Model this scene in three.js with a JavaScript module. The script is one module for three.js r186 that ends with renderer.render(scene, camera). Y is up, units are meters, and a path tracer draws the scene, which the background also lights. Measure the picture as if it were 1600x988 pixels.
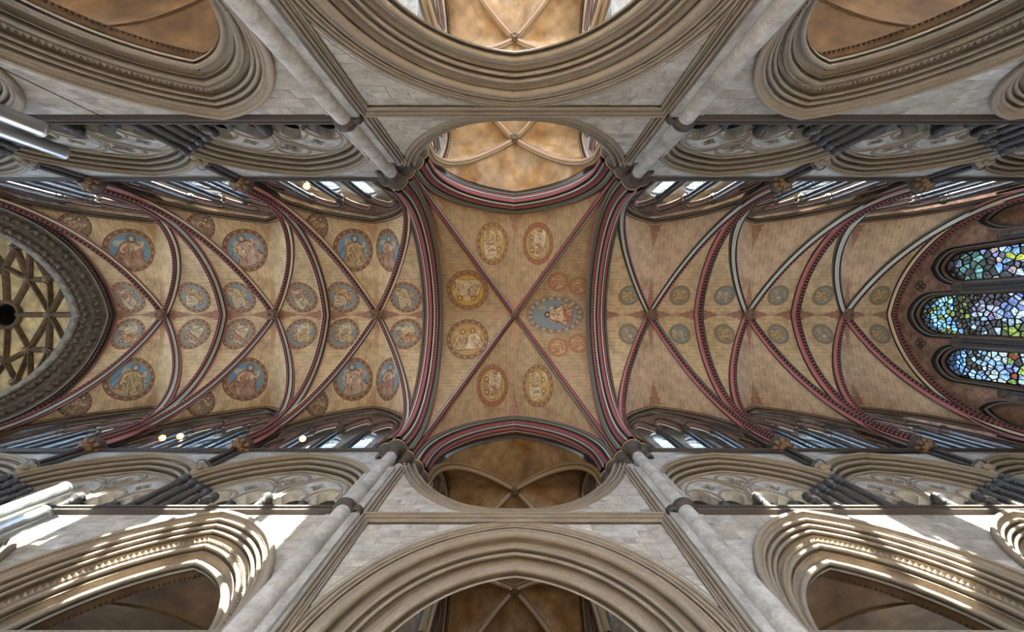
import * as THREE from 'three';
import { mergeGeometries, mergeVertices } from 'three/addons/utils/BufferGeometryUtils.js';

// ------------------------------------------------------------------ camera, sky, sun, exposure
const scene = new THREE.Scene();
const renderer = new THREE.WebGLRenderer({ antialias: true });
renderer.toneMapping = THREE.LinearToneMapping;
renderer.toneMappingExposure = 1.85;
renderer.shadowMap.enabled = true;
const EYE = 1.5;                                    // eye height; all heights h below are measured from the eye
const FOCAL = 629;                                  // pixels
const camera = new THREE.PerspectiveCamera(2 * Math.atan(494 / FOCAL) * 180 / Math.PI, 1600 / 988, 0.1, 400);
camera.position.set(0, EYE, 0);
camera.up.set(0, 0, 1);
camera.lookAt(0, 30, 0);
camera.setViewOffset(1600, 988, -4, 2, 1600, 988);
scene.add(camera);
const SUN_DIR = new THREE.Vector3(-0.03, 0.86, 1.0).normalize();
{                                                    // a bright, hazy spring sky: white low down, pale blue overhead
  const w = 64, h = 32, px = new Float32Array(w * h * 4);
  for (let y = 0; y < h; y++) for (let x = 0; x < w; x++) {
    const up = Math.max(0, Math.sin(((y + 0.5) / h - 0.5) * Math.PI)), t = Math.pow(up, 0.6);
    px.set([0.8 - 0.34 * t, 0.98 - 0.2 * t, 1.26 - 0.02 * t, 1], (y * w + x) * 4);
  }
  const t = new THREE.DataTexture(px, w, h, THREE.RGBAFormat, THREE.FloatType); t.mapping = THREE.EquirectangularReflectionMapping; t.magFilter = THREE.LinearFilter; t.needsUpdate = true;
  scene.background = t;
}
scene.backgroundIntensity = 8;
const sun = new THREE.DirectionalLight(new THREE.Color().setRGB(1, 0.93, 0.8), 78);
sun.position.copy(SUN_DIR).multiplyScalar(70);
sun.target.position.set(0, 10, 0);
sun.castShadow = true;
sun.shadow.mapSize.set(4096, 4096);
Object.assign(sun.shadow.camera, { left: -45, right: 45, top: 40, bottom: -40, near: 1, far: 160 });
scene.add(sun, sun.target);

// ------------------------------------------------------------------ small helpers
let seed = 7;
const rnd = () => { seed = (seed * 1664525 + 1013904223) >>> 0; return seed / 4294967296; };
const rr = (a, b) => a + (b - a) * rnd();
const lerp = (a, b, t) => a + (b - a) * t;
const clamp = (x, a, b) => Math.min(b, Math.max(a, x));
const names = {};
function numbered(n) { const k = names[n] = (names[n] ?? -1) + 1; return k ? `${n}_${String(k).padStart(3, '0')}` : n; }
function finish(m) { m.castShadow = true; m.receiveShadow = true; return m; }
function thing(name, label, category, [x, h, z] = [0, 0, 0], turn = 0, group) {
  const o = new THREE.Group(); o.name = numbered(name); o.position.set(x, h + EYE, z); o.rotation.y = turn;
  o.userData = { label, category }; if (group) o.userData.group = group;
  scene.add(o); return o;
}
function setting(name, [x, h, z] = [0, 0, 0], turn = 0) {
  const o = new THREE.Group(); o.name = numbered(name); o.position.set(x, h + EYE, z); o.rotation.y = turn; o.userData = { kind: 'structure' };
  scene.add(o); return o;
}
function part(parent, name, geo, mat, label, kind) {
  const m = finish(new THREE.Mesh(Array.isArray(geo) ? merge(geo) : geo, mat)); m.name = name;
  if (label) m.userData.label = label; if (kind) m.userData.kind = kind;
  parent.add(m); return m;
}
function copyOf(proto, name, label, [x, h, z], turn = 0, group, sx = 1) {
  const o = proto.clone(); o.name = numbered(name); o.position.set(x, h + EYE, z); o.rotation.set(0, turn, 0); o.scale.x = sx;
  o.userData = { ...proto.userData, label }; if (group) o.userData.group = group;
  scene.add(o); return o;
}
function merge(list) {
  const l = list.map((g) => { const q = g.index ? g.toNonIndexed() : g; for (const k of Object.keys(q.attributes)) if (!['position', 'normal', 'uv'].includes(k)) q.deleteAttribute(k); return q; });
  return l.length === 1 ? l[0] : mergeGeometries(l);
}
function box(x0, x1, y0, y1, z0, z1) {
  const g = new THREE.BoxGeometry(x1 - x0, y1 - y0, z1 - z0); g.translate((x0 + x1) / 2, (y0 + y1) / 2, (z0 + z1) / 2);
  const p = g.attributes.position, n = g.attributes.normal, uv = g.attributes.uv;
  for (let i = 0; i < p.count; i++) {
    const ax = Math.abs(n.getX(i)), ay = Math.abs(n.getY(i));
    uv.setXY(i, ax > 0.5 ? p.getZ(i) : p.getX(i), ay > 0.5 ? p.getZ(i) : p.getY(i));
  }
  return g;
}
function mirrored(g, axis) {                             // a reflected copy, its faces turned the right way round again
  const q = (g.index ? g.toNonIndexed() : g.clone()), k = 'xyz'.indexOf(axis);
  for (const nm of ['position', 'normal']) { const a = q.attributes[nm]; for (let i = 0; i < a.count; i++) a.setComponent(i, k, -a.getComponent(i, k)); }
  for (const a of Object.values(q.attributes)) for (let i = 0; i < a.count; i += 3) for (let c = 0; c < a.itemSize; c++) { const t = a.getComponent(i + 1, c); a.setComponent(i + 1, c, a.getComponent(i + 2, c)); a.setComponent(i + 2, c, t); }
  return q;
}
function cyl(r0, r1, y0, y1, x, z, seg = 16, open = false) {
  const g = new THREE.CylinderGeometry(r1, r0, y1 - y0, seg, 1, open); g.translate(x, (y0 + y1) / 2, z);
  const uv = g.attributes.uv; for (let i = 0; i < uv.count; i++) uv.setXY(i, uv.getX(i) * 6.28 * r0, uv.getY(i) * (y1 - y0));
  return g;
}
function lathe(pts, x, y, z, seg = 20) { const g = new THREE.LatheGeometry(pts.map(([r, h]) => new THREE.Vector2(r, h)), seg); g.translate(x, y, z); return g; }
function shape(pts, holes = []) {
  const s = new THREE.Shape(pts.map((p) => new THREE.Vector2(p[0], p[1])));
  for (const h of holes) s.holes.push(new THREE.Path(h.map((p) => new THREE.Vector2(p[0], p[1]))));
  return s;
}
function plate(pts, holes, d0, d1, bevel = 0) {           // outline in (x, h), between depths d0 and d1
  const g = new THREE.ExtrudeGeometry(shape(pts, holes), { depth: d1 - d0 - 2 * bevel, bevelEnabled: bevel > 0, bevelThickness: bevel, bevelSize: bevel, bevelOffset: -bevel, bevelSegments: 1, curveSegments: 1 });
  g.translate(0, 0, d0 + bevel); return g;
}

// ------------------------------------------------------------------ sweeping mouldings along arches
// A profile is a list of runs; a run is a smooth polyline of [r, d]: r outwards from the arch curve, d into the wall.
function profile(start, segs) {
  const out = []; let [r, d] = start;
  for (const [r1, d1, b = 0, n = 5] of segs) {
    if (!b) out.push([[r, d], [r1, d1]]);
    else {
      const L = Math.hypot(r1 - r, d1 - d), dr = (r1 - r) / L, dd = (d1 - d) / L, pr = -dd * Math.sign(b), pd = dr * Math.sign(b);
      const phi = 2 * Math.atan(Math.abs(b)), rho = L / 2 / Math.sin(phi), run = [];
      for (let i = 0; i <= n; i++) {
        const a = -phi + 2 * phi * i / n, s = rho * Math.sin(a), q = rho * (Math.cos(a) - Math.cos(phi));
        run.push([(r + r1) / 2 + dr * s + pr * q, (d + d1) / 2 + dd * s + pd * q]);
      }
      out.push(run);
    }
    r = r1; d = d1;
  }
  return out;
}
// rolls (R), hollows (H) and fillets (F) strung along the line from (r0, d0) to (r1, d1)
function moulded(r0, d0, r1, d1, pattern, back) {
  const list = pattern.split(' ').map((s) => [s[0], (parseFloat(s.slice(1)) || 1) * (s[0] === 'S' ? 2.1 : 1)]), sum = list.reduce((a, q) => a + q[1], 0), segs = [];
  let t = 0;
  for (const [k, w] of list) {
    const t0 = t; t += w / sum;
    if (k === 'S') {                                      // a deep narrow quirk between two rolls
      const L = Math.hypot(r1 - r0, d1 - d0), q = (w / sum) * L * 2.2, ir = (d1 - d0) / L * q, id = -(r1 - r0) / L * q;
      segs.push([lerp(r0, r1, t0 + w / sum * 0.15) + ir, lerp(d0, d1, t0 + w / sum * 0.15) + id], [lerp(r0, r1, t - w / sum * 0.15) + ir, lerp(d0, d1, t - w / sum * 0.15) + id], [lerp(r0, r1, t), lerp(d0, d1, t)]);
      continue;
    }
    segs.push([lerp(r0, r1, t), lerp(d0, d1, t), k === 'R' ? 1.1 : k === 'r' ? 0.6 : k === 'H' ? -1.6 : k === 'h' ? -0.5 : 0, k === 'F' ? 1 : 6]);
  }
  for (const b of back ?? []) segs.push(b);
  return profile([r0, d0], segs);
}
// halves of a pointed arch, each a list of [u, h, nu, nh], from left springing to apex and on to right springing
function halvesFrom(fn, n) {
  const pts = []; for (let i = 0; i <= n; i++) pts.push(fn(i / n));
  const right = pts.map(([u, h], i) => {
    const a = pts[Math.max(0, i - 1)], b = pts[Math.min(n, i + 1)], tu = b[0] - a[0], th = b[1] - a[1], L = Math.hypot(tu, th) || 1;
    let nu = th / L, nh = -tu / L;
    if (i === n && Math.abs(u) < 1e-6) { const q = Math.hypot(nu, nh); nh = q / Math.max(0.3, nh / q); nu = 0; }
    return [u, h, nu, nh];
  });
  const left = right.map(([u, h, nu, nh]) => [-u, h, -nu, nh]);
  return [left, right.slice().reverse()];
}
function arcFn(s, hs, rise, h0 = hs) {
  const R = (s * s + rise * rise) / (2 * s), c = R - s, A = Math.atan2(rise, c), stilt = hs - h0, total = stilt + R * A;
  const fn = (t) => {
    const q = t * total;
    if (q <= stilt) return [s, h0 + q];
    const a = Math.min(A, (q - stilt) / R); return [t >= 1 ? 0 : -c + R * Math.cos(a), hs + R * Math.sin(a)];
  };
  fn.at = (u) => hs + Math.sqrt(Math.max(0, R * R - (Math.abs(u) + c) ** 2));
  fn.halfAt = (h) => h <= hs ? s : Math.max(0, Math.sqrt(Math.max(0, R * R - (h - hs) ** 2)) - c);
  fn.R = R; fn.c = c; fn.total = total; return fn;
}
const arch = (s, hs, rise, n = 20, h0 = hs) => halvesFrom(arcFn(s, hs, rise, h0), n);
function grid(rows, uvs) {                               // rows of [x, y, z], all of one length
  const n = rows.length, m = rows[0].length, pos = new Float32Array(n * m * 3), uv = new Float32Array(n * m * 2), idx = [];
  for (let i = 0; i < n; i++) for (let j = 0; j < m; j++) {
    pos.set(rows[i][j], (i * m + j) * 3); uv.set(uvs(i, j, rows[i][j]), (i * m + j) * 2);
    if (i && j) { const a = i * m + j, b = a - 1, c = a - m, d = c - 1; idx.push(d, b, c, c, b, a); }
  }
  const g = new THREE.BufferGeometry();
  g.setAttribute('position', new THREE.BufferAttribute(pos, 3)); g.setAttribute('uv', new THREE.BufferAttribute(uv, 2)); g.setIndex(idx); g.computeVertexNormals();
  return g.toNonIndexed();
}
const runLength = (run) => run.reduce((a, p, i) => a + (i ? Math.hypot(p[0] - run[i - 1][0], p[1] - run[i - 1][1]) : 0), 0);
function sweep(halves, runs, norm = false) {
  const out = [], whole = runs.reduce((a, r) => a + runLength(r), 0);
  let v0 = 0;
  for (const half of halves) {
    const vs = [v0]; for (let i = 1; i < half.length; i++) vs.push(vs[i - 1] + Math.hypot(half[i][0] - half[i - 1][0], half[i][1] - half[i - 1][1]));
    let u0 = 0;
    for (const run of runs) {
      const us = [u0]; for (let j = 1; j < run.length; j++) us.push(us[j - 1] + Math.hypot(run[j][0] - run[j - 1][0], run[j][1] - run[j - 1][1]));
      out.push(grid(half.map(([u, h, nu, nh]) => run.map(([r, d]) => [u + nu * r, h + nh * r, d])), (i, j) => [norm ? us[j] / whole : us[j], vs[i]]));
      u0 = us[us.length - 1];
    }
    v0 = vs[vs.length - 1];
  }
  return merge(out);
}
function ends(halves, runs) {                            // flat caps on the two free ends of a sweep
  const loop = []; for (const r of runs) for (const p of r) loop.push(p);
  const tri = THREE.ShapeUtils.triangulateShape(loop.map((p) => new THREE.Vector2(p[0], p[1])), []);
  const at = ([u, h, nu, nh]) => loop.map(([r, d]) => [u + nu * r, h + nh * r, d]), pos = [];
  for (const e of [halves[0][0], halves[halves.length - 1].at(-1)]) { const q = at(e); for (const t of tri) for (const k of t) pos.push(...q[k]); }
  const g = new THREE.BufferGeometry(); g.setAttribute('position', new THREE.Float32BufferAttribute(pos, 3));
  g.setAttribute('uv', new THREE.Float32BufferAttribute(new Float32Array(pos.length / 3 * 2), 2)); g.computeVertexNormals(); return g;
}
// straight lengths of moulding: from a to b in (x, h); r runs to the left of the direction
function straight(a, b) { const L = Math.hypot(b[0] - a[0], b[1] - a[1]), n = [-(b[1] - a[1]) / L, (b[0] - a[0]) / L]; return [[[a[0], a[1], ...n], [b[0], b[1], ...n]]]; }
const outline = (halves, r = 0) => { const o = []; halves.forEach((h, k) => h.forEach(([u, y, nu, nh], i) => { if (!(k && !i)) o.push([u + nu * r, y + nh * r]); })); return o; };
// beads, leaves or teeth strung along an arch at offset (r, d)
function studs(halves, r, d, step, make) {
  const pts = halves.flatMap((h) => h.map(([u, y, nu, nh]) => [u + nu * r, y + nh * r, nu, nh])), out = [];
  let left = step / 2;
  for (let i = 1; i < pts.length; i++) {
    const a = pts[i - 1], b = pts[i], L = Math.hypot(b[0] - a[0], b[1] - a[1]); let q = left;
    while (q < L) {
      const t = q / L, g = make(); g.rotateZ(Math.atan2(b[1] - a[1], b[0] - a[0])); g.translate(lerp(a[0], b[0], t), lerp(a[1], b[1], t), d); out.push(g); q += step;
    }
    left = q - L;
  }
  return merge(out);
}

// ------------------------------------------------------------------ textures and materials
function lattice(n, sd) { const a = new Float32Array(n * n); let s = sd * 7919 + 13; for (let i = 0; i < a.length; i++) { s = (s * 1664525 + 1013904223) >>> 0; a[i] = s / 4294967296; } return a; }
function fbm(size, cells, octaves, sd) {                 // tiling value noise, 0..1
  const out = new Float32Array(size * size); let amp = 1, sum = 0;
  for (let o = 0; o < octaves; o++, cells *= 2, amp *= 0.55) {
    const l = lattice(cells, sd + o * 31); sum += amp;
    for (let y = 0; y < size; y++) {
      const fy = y / size * cells, y0 = Math.floor(fy), ty = fy - y0, sy = ty * ty * (3 - 2 * ty), ya = (y0 % cells) * cells, yb = ((y0 + 1) % cells) * cells;
      for (let x = 0; x < size; x++) {
        const fx = x / size * cells, x0 = Math.floor(fx), tx = fx - x0, sx = tx * tx * (3 - 2 * tx), xa = x0 % cells, xb = (x0 + 1) % cells;
        out[y * size + x] += amp * lerp(lerp(l[ya + xa], l[ya + xb], sx), lerp(l[yb + xa], l[yb + xb], sx), sy);
      }
    }
  }
  for (let i = 0; i < out.length; i++) out[i] /= sum;
  return out;
}
function dataMap(size, fn, metres, srgb = true) {        // fn(i, x, y) -> [r, g, b] in 0..255
  const d = new Uint8Array(size * size * 4);
  for (let y = 0; y < size; y++) for (let x = 0; x < size; x++) { const i = y * size + x, c = fn(i, x, y); d[i * 4] = clamp(c[0], 0, 255); d[i * 4 + 1] = clamp(c[1], 0, 255); d[i * 4 + 2] = clamp(c[2], 0, 255); d[i * 4 + 3] = 255; }
  const t = new THREE.DataTexture(d, size, size); t.wrapS = t.wrapT = THREE.RepeatWrapping; t.magFilter = THREE.LinearFilter; t.minFilter = THREE.LinearMipmapLinearFilter; t.generateMipmaps = true;
  if (srgb) t.colorSpace = THREE.SRGBColorSpace;
  t.repeat.set(1 / metres, 1 / metres); t.needsUpdate = true; return t;
}
function canvasMap(w, h, draw) {
  const c = document.createElement('canvas'); c.width = w; c.height = h; draw(c.getContext('2d'), w, h);
  const t = new THREE.CanvasTexture(c); t.colorSpace = THREE.SRGBColorSpace; t.wrapS = t.wrapT = THREE.RepeatWrapping; return t;
}
const S = 512, nA = fbm(S, 4, 6, 1), nB = fbm(S, 16, 5, 2), nC = fbm(S, 64, 3, 3), nD = fbm(S, 6, 5, 9);
const bumpTex = dataMap(S, (i) => { const v = 255 * (0.55 * nB[i] + 0.45 * nC[i]); return [v, v, v]; }, 1.3, false);
// limestone: weathered blotches, darker runs and pits
const stoneTex = dataMap(S, (i) => {
  const a = nA[i], b = nB[i], c = nC[i], dark = clamp((nD[i] - 0.56) * 4.5, 0, 1), l = 158 + 40 * (a - 0.5) + 40 * (b - 0.5) + 30 * (c - 0.5) - 24 * dark;
  return [l * 1.02, l * 0.99, l * 0.935 + 5 * a];
}, 3.1);
const stainTex = (base, spread, metres) => dataMap(S, (i) => {    // old distemper with water stains
  const a = nD[i], b = nA[i], c = nB[i], s = clamp((a - 0.42) * 3.2, 0, 1), q = 0.82 + 0.4 * (c - 0.5) + 0.35 * (b - 0.5);
  return base.map((v, k) => lerp(v, spread[k], s) * q);
}, metres);
const std = (o) => new THREE.MeshStandardMaterial({ roughness: 0.9, metalness: 0, ...o });
const M = {};
M.stone = std({ map: stoneTex, bumpMap: bumpTex, bumpScale: 0.012, name: 'limestone' });
M.stones = ['#ffffff', '#f8f4ee', '#f1ede6', '#fffaf2', '#ece8e2'].map((c, k) => { const m = M.stone.clone(); m.color.set(c); m.map = stoneTex.clone(); m.map.offset.set(k * 0.37, k * 0.21); m.map.needsUpdate = true; return m; });
M.moulding = std({ map: dataMap(S, (i) => { const l = 122 + 26 * (nA[i] - 0.5) + 24 * (nC[i] - 0.5); return [l * 1.07, l * 0.965, l * 0.84]; }, 1.7), bumpMap: bumpTex, bumpScale: 0.004, name: 'moulded limestone' });
M.mortar = std({ color: '#7c7466', bumpMap: bumpTex, bumpScale: 0.006, name: 'mortar' });
M.purbeck = std({ map: dataMap(256, (i) => { const v = 62 + 60 * (nB[i] - 0.5) + 50 * (nC[i] - 0.5); return [v * 1.02, v * 0.98, v]; }, 0.8), roughness: 0.32, name: 'polished dark marble' });
M.purbeckDull = std({ color: '#3b332e', roughness: 0.6, name: 'dull dark marble' });
M.capital = std({ map: stainTex([70, 56, 44], [98, 76, 52], 0.7), roughness: 0.65, name: 'dark carved capital' });
M.giltLine = std({ color: '#b08a50', roughness: 0.4, metalness: 0.2 });
M.gilt = std({ color: '#6b5138', roughness: 0.5, metalness: 0.15, name: 'faded gilding' });
M.roof = std({ color: '#51483e', name: 'roof timber' });
M.floor = std({ map: stainTex([150, 140, 122], [172, 160, 140], 4), roughness: 0.7, name: 'floor paving' });
M.transept = std({ map: stainTex([196, 160, 118], [172, 122, 66], 8), bumpMap: bumpTex, bumpScale: 0.004, name: 'stained yellow plaster' });
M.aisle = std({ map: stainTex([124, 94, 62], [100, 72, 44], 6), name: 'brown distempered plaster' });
M.towerWeb = std({ map: stainTex([208, 178, 128], [188, 152, 100], 5), name: 'cream vault plaster' });
M.towerRib = std({ map: stainTex([116, 88, 58], [92, 68, 44], 2), name: 'brown vault rib' });
M.black = std({ color: '#0b0a09', name: 'black' });
M.lampMetal = std({ color: '#2a2a2c', roughness: 0.4, metalness: 0.6 });
M.pipe = std({ color: '#aab0b6', roughness: 0.3, metalness: 0.8, bumpMap: bumpTex, bumpScale: 0.002, name: 'tin organ pipe' });
M.oak = std({ color: '#4a3524', roughness: 0.6 });
M.lead = std({ color: '#141414', roughness: 0.6 });
M.dimGlass = new THREE.MeshPhysicalMaterial({ transmission: 1, thickness: 0, roughness: 0.3, color: '#4a4238', name: 'dim grisaille glass' });
M.paleGlass = new THREE.MeshPhysicalMaterial({ transmission: 1, thickness: 0, roughness: 0.3, color: '#9a9284', name: 'pale grisaille glass' });
M.clear = new THREE.MeshPhysicalMaterial({ transmission: 1, thickness: 0, roughness: 0.12, color: '#eef2f2', name: 'clear glass' });
// vault webs: cream limewash lined out as small masonry
function webTex(base, stain, line) {
  return dataMap(S, (i, x, y) => {
    const row = Math.floor(y / 32), yy = y % 32, off = (row % 2) * 40 + (row * 29) % 23, xx = (x + off) % 102.4;
    const s = clamp((nA[i] - 0.48) * 3, 0, 1), q = 0.92 + 0.28 * (nB[i] - 0.5) + 0.16 * (nC[i] - 0.5), mark = yy < 4 ? 0.42 : xx < 3 ? 0.25 : 0;
    return base.map((v, k) => lerp(lerp(v, stain[k], s * 0.8), line[k], mark * (0.6 + 0.5 * nB[i])) * q);
  }, 3.6);
}
M.webCross = std({ map: webTex([176, 147, 110], [150, 120, 84], [112, 86, 60]), bumpMap: bumpTex, bumpScale: 0.003, name: 'browned lined limewash' });
M.web = std({ map: webTex([202, 173, 134], [176, 144, 106], [128, 100, 72]), bumpMap: bumpTex, bumpScale: 0.003, name: 'lined limewash' });
M.webPink = std({ map: webTex([196, 166, 136], [162, 132, 108], [124, 98, 76]), bumpMap: bumpTex, bumpScale: 0.003, name: 'faded lined limewash' });
M.eastPaint = std({ map: stainTex([168, 128, 102], [136, 98, 78], 2.2), name: 'reddish painted stone' });
M.clerePaint = std({ map: stainTex([136, 104, 84], [108, 78, 62], 2.2), name: 'brown painted stone' });
// painted ribs: bands [share, colour, dash colour] across the moulding
const PAL = { red: '#8f4a47', rose: '#a86a66', tan: '#a8906c', cream: '#c4b294', black: '#15100d', ochre: '#a08758', grey: '#8a8278', green: '#5c5d4c', pale: '#b5b0a4', brown: '#6e5645' };
function bandTex(bands, period, fade = 0.3) {
  const t = canvasMap(512, 128, (g, w, h) => {
    const sum = bands.reduce((a, b) => a + b[0], 0); let x = 0;
    for (const [sh, c, dash] of bands) {
      const ww = sh / sum * w; g.fillStyle = PAL[c]; g.fillRect(x, 0, ww + 1, h);
      if (dash) { g.fillStyle = PAL[dash]; for (const q of [0, 0.5]) g.fillRect(x + ww * 0.12, h * q, ww * 0.76, h * 0.2); }
      x += ww;
    }
    for (let k = 0; k < 900; k++) { g.fillStyle = `rgba(${rnd() < 0.5 ? '180,160,135' : '40,30,25'},${fade * rnd() * 0.5})`; g.fillRect(rnd() * w, rnd() * h, 1 + rnd() * 6, 1 + rnd() * 4); }
  });
  t.repeat.set(1, 1 / period); return std({ map: t, roughness: 0.85 });
}
const mirrorBands = (l, mid) => [...l, ...mid, ...l.slice().reverse()];
M.rib = bandTex([[1.4, 'rose'], [1.2, 'black'], [2.4, 'cream'], [1, 'black'], [0.8, 'red'], [2.2, 'black', 'red'], [0.8, 'red'], [1, 'black'], [2.4, 'pale'], [1.2, 'black'], [2, 'rose'], [1, 'black']], 0.42);
M.ribPlain = bandTex([[1.4, 'brown'], [1, 'black'], [2.8, 'rose'], [0.8, 'red'], [2.2, 'black', 'red'], [0.8, 'black'], [3, 'pale'], [1.6, 'black'], [1, 'green'], [1.4, 'brown']], 0.42);
M.ribCross = bandTex([[2.2, 'rose'], [1.5, 'black'], [2.2, 'pale'], [1.4, 'black'], [1, 'red'], [1.4, 'black', 'rose'], [1.6, 'red'], [1.4, 'black'], [2.2, 'rose']], 0.42);
M.crossArch = bandTex(mirrorBands([[3, 'rose'], [1.4, 'black', 'rose'], [1.8, 'green'], [0.9, 'pale'], [1.5, 'black'], [2, 'red'], [1.3, 'black', 'rose'], [1, 'pale']], [[1.3, 'black'], [1.6, 'red'], [1.3, 'black']]), 0.36);
M.wallRib = bandTex([[2, 'brown'], [1.3, 'black'], [2, 'rose'], [1.4, 'black'], [2, 'grey'], [1.4, 'black'], [2, 'brown']], 0.5);
M.eastArch = bandTex([[1, 'brown'], [0.8, 'black'], [1, 'rose'], [0.7, 'black'], [1, 'brown'], [0.7, 'black'], [1, 'grey'], [0.8, 'black'], [1, 'rose'], [0.7, 'black'], [1, 'brown']], 0.5);
M.transRib = bandTex([[2, 'tan'], [1, 'brown'], [3, 'tan'], [0.6, 'rose'], [3, 'tan'], [1, 'brown'], [2, 'tan']], 2);
M.clereArch = bandTex([[1, 'brown'], [0.8, 'black'], [1.4, 'cream'], [1, 'black'], [1.4, 'pale'], [1, 'black'], [1.3, 'rose'], [0.9, 'black'], [1.8, 'pale'], [1, 'cream']], 2);
M.towerArchRoll = bandTex([[1.4, 'brown'], [1, 'black'], [1.2, 'rose'], [1, 'black', 'rose'], [1.4, 'brown'], [1, 'black'], [1.4, 'brown'], [1, 'black', 'rose'], [1.4, 'brown'], [1, 'black'], [1.2, 'grey']], 0.4);
M.carved = std({ map: stainTex([132, 118, 100], [106, 94, 78], 1.6), bumpMap: bumpTex, bumpScale: 0.01, name: 'grey carved stone' });
// painted roundels: muted line-and-wash paintings of robed figures, one to three in a disc
function figure(g, cx, cy, s, ang, robe, skin, line) {
  g.save(); g.translate(cx, cy); g.rotate(ang); g.scale(s, s); g.lineJoin = g.lineCap = 'round';
  const w = () => rr(-0.08, 0.08);
  g.fillStyle = robe; g.strokeStyle = line; g.lineWidth = 0.04; g.globalAlpha = 0.85;
  g.beginPath(); g.moveTo(-0.16, -0.42); g.bezierCurveTo(-0.6 + w(), -0.25, -0.3 + w(), 0.15, -0.8 + w(), 0.6 + w()); g.bezierCurveTo(-0.35, 0.95, 0.3, 0.8, 0.85 + w(), 0.7 + w()); g.bezierCurveTo(0.35 + w(), 0.25, 0.6 + w(), -0.25, 0.16, -0.42); g.closePath(); g.fill(); g.stroke();
  for (let k = 0; k < 9; k++) { g.fillStyle = ['#d9cbb0', '#8d6a50', robe, '#b7a58c'][k % 4]; g.globalAlpha = rr(0.2, 0.6); g.beginPath(); g.ellipse(rr(-0.5, 0.5), rr(-0.25, 0.65), rr(0.05, 0.12), rr(0.12, 0.3), rr(-0.9, 0.9), 0, 7); g.fill(); }
  for (let k = 0; k < 26; k++) { g.lineWidth = rr(0.015, 0.045); g.globalAlpha = rr(0.35, 0.9); const x = rr(-0.6, 0.6), y = rr(-0.35, 0.45); g.beginPath(); g.moveTo(x, y); g.bezierCurveTo(x + rr(-0.25, 0.25), y + 0.1, x + rr(-0.3, 0.3), y + 0.25, x * 1.2 + rr(-0.2, 0.2), y + rr(0.2, 0.45)); g.stroke(); }
  g.globalAlpha = 0.9; g.strokeStyle = skin; g.lineWidth = 0.09; g.beginPath(); g.moveTo(-0.2, -0.25); g.quadraticCurveTo(-0.55, 0 + w(), -0.2 + w(), 0.15); g.moveTo(0.2, -0.25); g.quadraticCurveTo(0.6 + w(), -0.1, 0.5 + w(), -0.45 + w()); g.stroke();
  g.strokeStyle = line; g.lineWidth = 0.045; g.beginPath(); g.arc(0, -0.6, 0.19, 0, 7); g.stroke();
  g.fillStyle = skin; g.beginPath(); g.ellipse(0, -0.58, 0.1, 0.13, 0, 0, 7); g.fill(); g.lineWidth = 0.03; g.stroke();
  g.restore();
}
function roundel(sd, { ring = '#7d5a44', bead = '#b39a76', field = '#5f7f93', wash = '#a58258', robe = '#b89b78', line = '#5a3c2a', figures = 2, up = -Math.PI / 2, beads = 34, grime = 0.3, cover = 5, seed0 = 0 }) {
  const keep = seed; seed = sd * 977 + 5 + seed0;
  const t = canvasMap(320, 320, (g, w) => {
    const c = w / 2, R = w / 2, disc = (r, f) => { g.fillStyle = f; g.beginPath(); g.arc(c, c, r * R, 0, 7); g.fill(); };
    g.fillStyle = ring; g.fillRect(0, 0, w, w); disc(1, line); disc(0.975, ring);
    for (let k = 0; k < beads; k++) { const a = k / beads * Math.PI * 2; g.fillStyle = k % 2 ? bead : line; g.globalAlpha = 0.75; g.beginPath(); g.arc(c + Math.cos(a) * R * 0.9, c + Math.sin(a) * R * 0.9, R * 0.042, 0, 7); g.fill(); }
    g.globalAlpha = 1; disc(0.825, line); disc(0.805, bead); disc(0.775, line); disc(0.76, field);
    g.save(); g.beginPath(); g.arc(c, c, 0.76 * R, 0, 7); g.clip();
    for (let k = 0; k < cover * 4; k++) { g.fillStyle = [wash, robe, '#8d6f54', '#bba583'][k % 4]; g.globalAlpha = rr(0.35, 0.8); g.beginPath(); g.ellipse(c + rr(-0.5, 0.5) * R, c + rr(-0.45, 0.45) * R, rr(16, 46), rr(10, 28), rr(0, 3), 0, 7); g.fill(); }
    g.globalAlpha = 1;
    for (let k = 0; k < figures; k++) { const q = (k - (figures - 1) / 2) * R * 0.58, a = up + rr(-0.3, 0.3); figure(g, c + q * Math.cos(up) + rr(-6, 6), c + q * Math.sin(up) + rr(-6, 6), R * (figures > 1 ? 0.66 : 0.92), a, [robe, '#bda98a', wash][k % 3], '#c4a07c', line); }
    for (let k = 0; k < 30; k++) { g.strokeStyle = line; g.globalAlpha = rr(0.2, 0.6); g.lineWidth = rr(1, 3); const x = rr(0.2, 0.8) * w, y = rr(0.2, 0.8) * w; g.beginPath(); g.moveTo(x, y); g.quadraticCurveTo(x + rr(-20, 20), y + rr(-20, 20), x + rr(-34, 34), y + rr(-34, 34)); g.stroke(); }
    g.restore(); g.globalAlpha = 1;
    for (let k = 0; k < 900; k++) { g.fillStyle = `rgba(${rnd() < 0.6 ? '176,148,114' : '60,44,34'},${grime * rnd()})`; g.fillRect(rnd() * w, rnd() * w, rr(1, 7), rr(1, 5)); }
  });
  seed = keep; return std({ map: t });
}
const DARKRING = { ring: '#6d4f3d', bead: '#a88d69', line: '#3d2920' };
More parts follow.
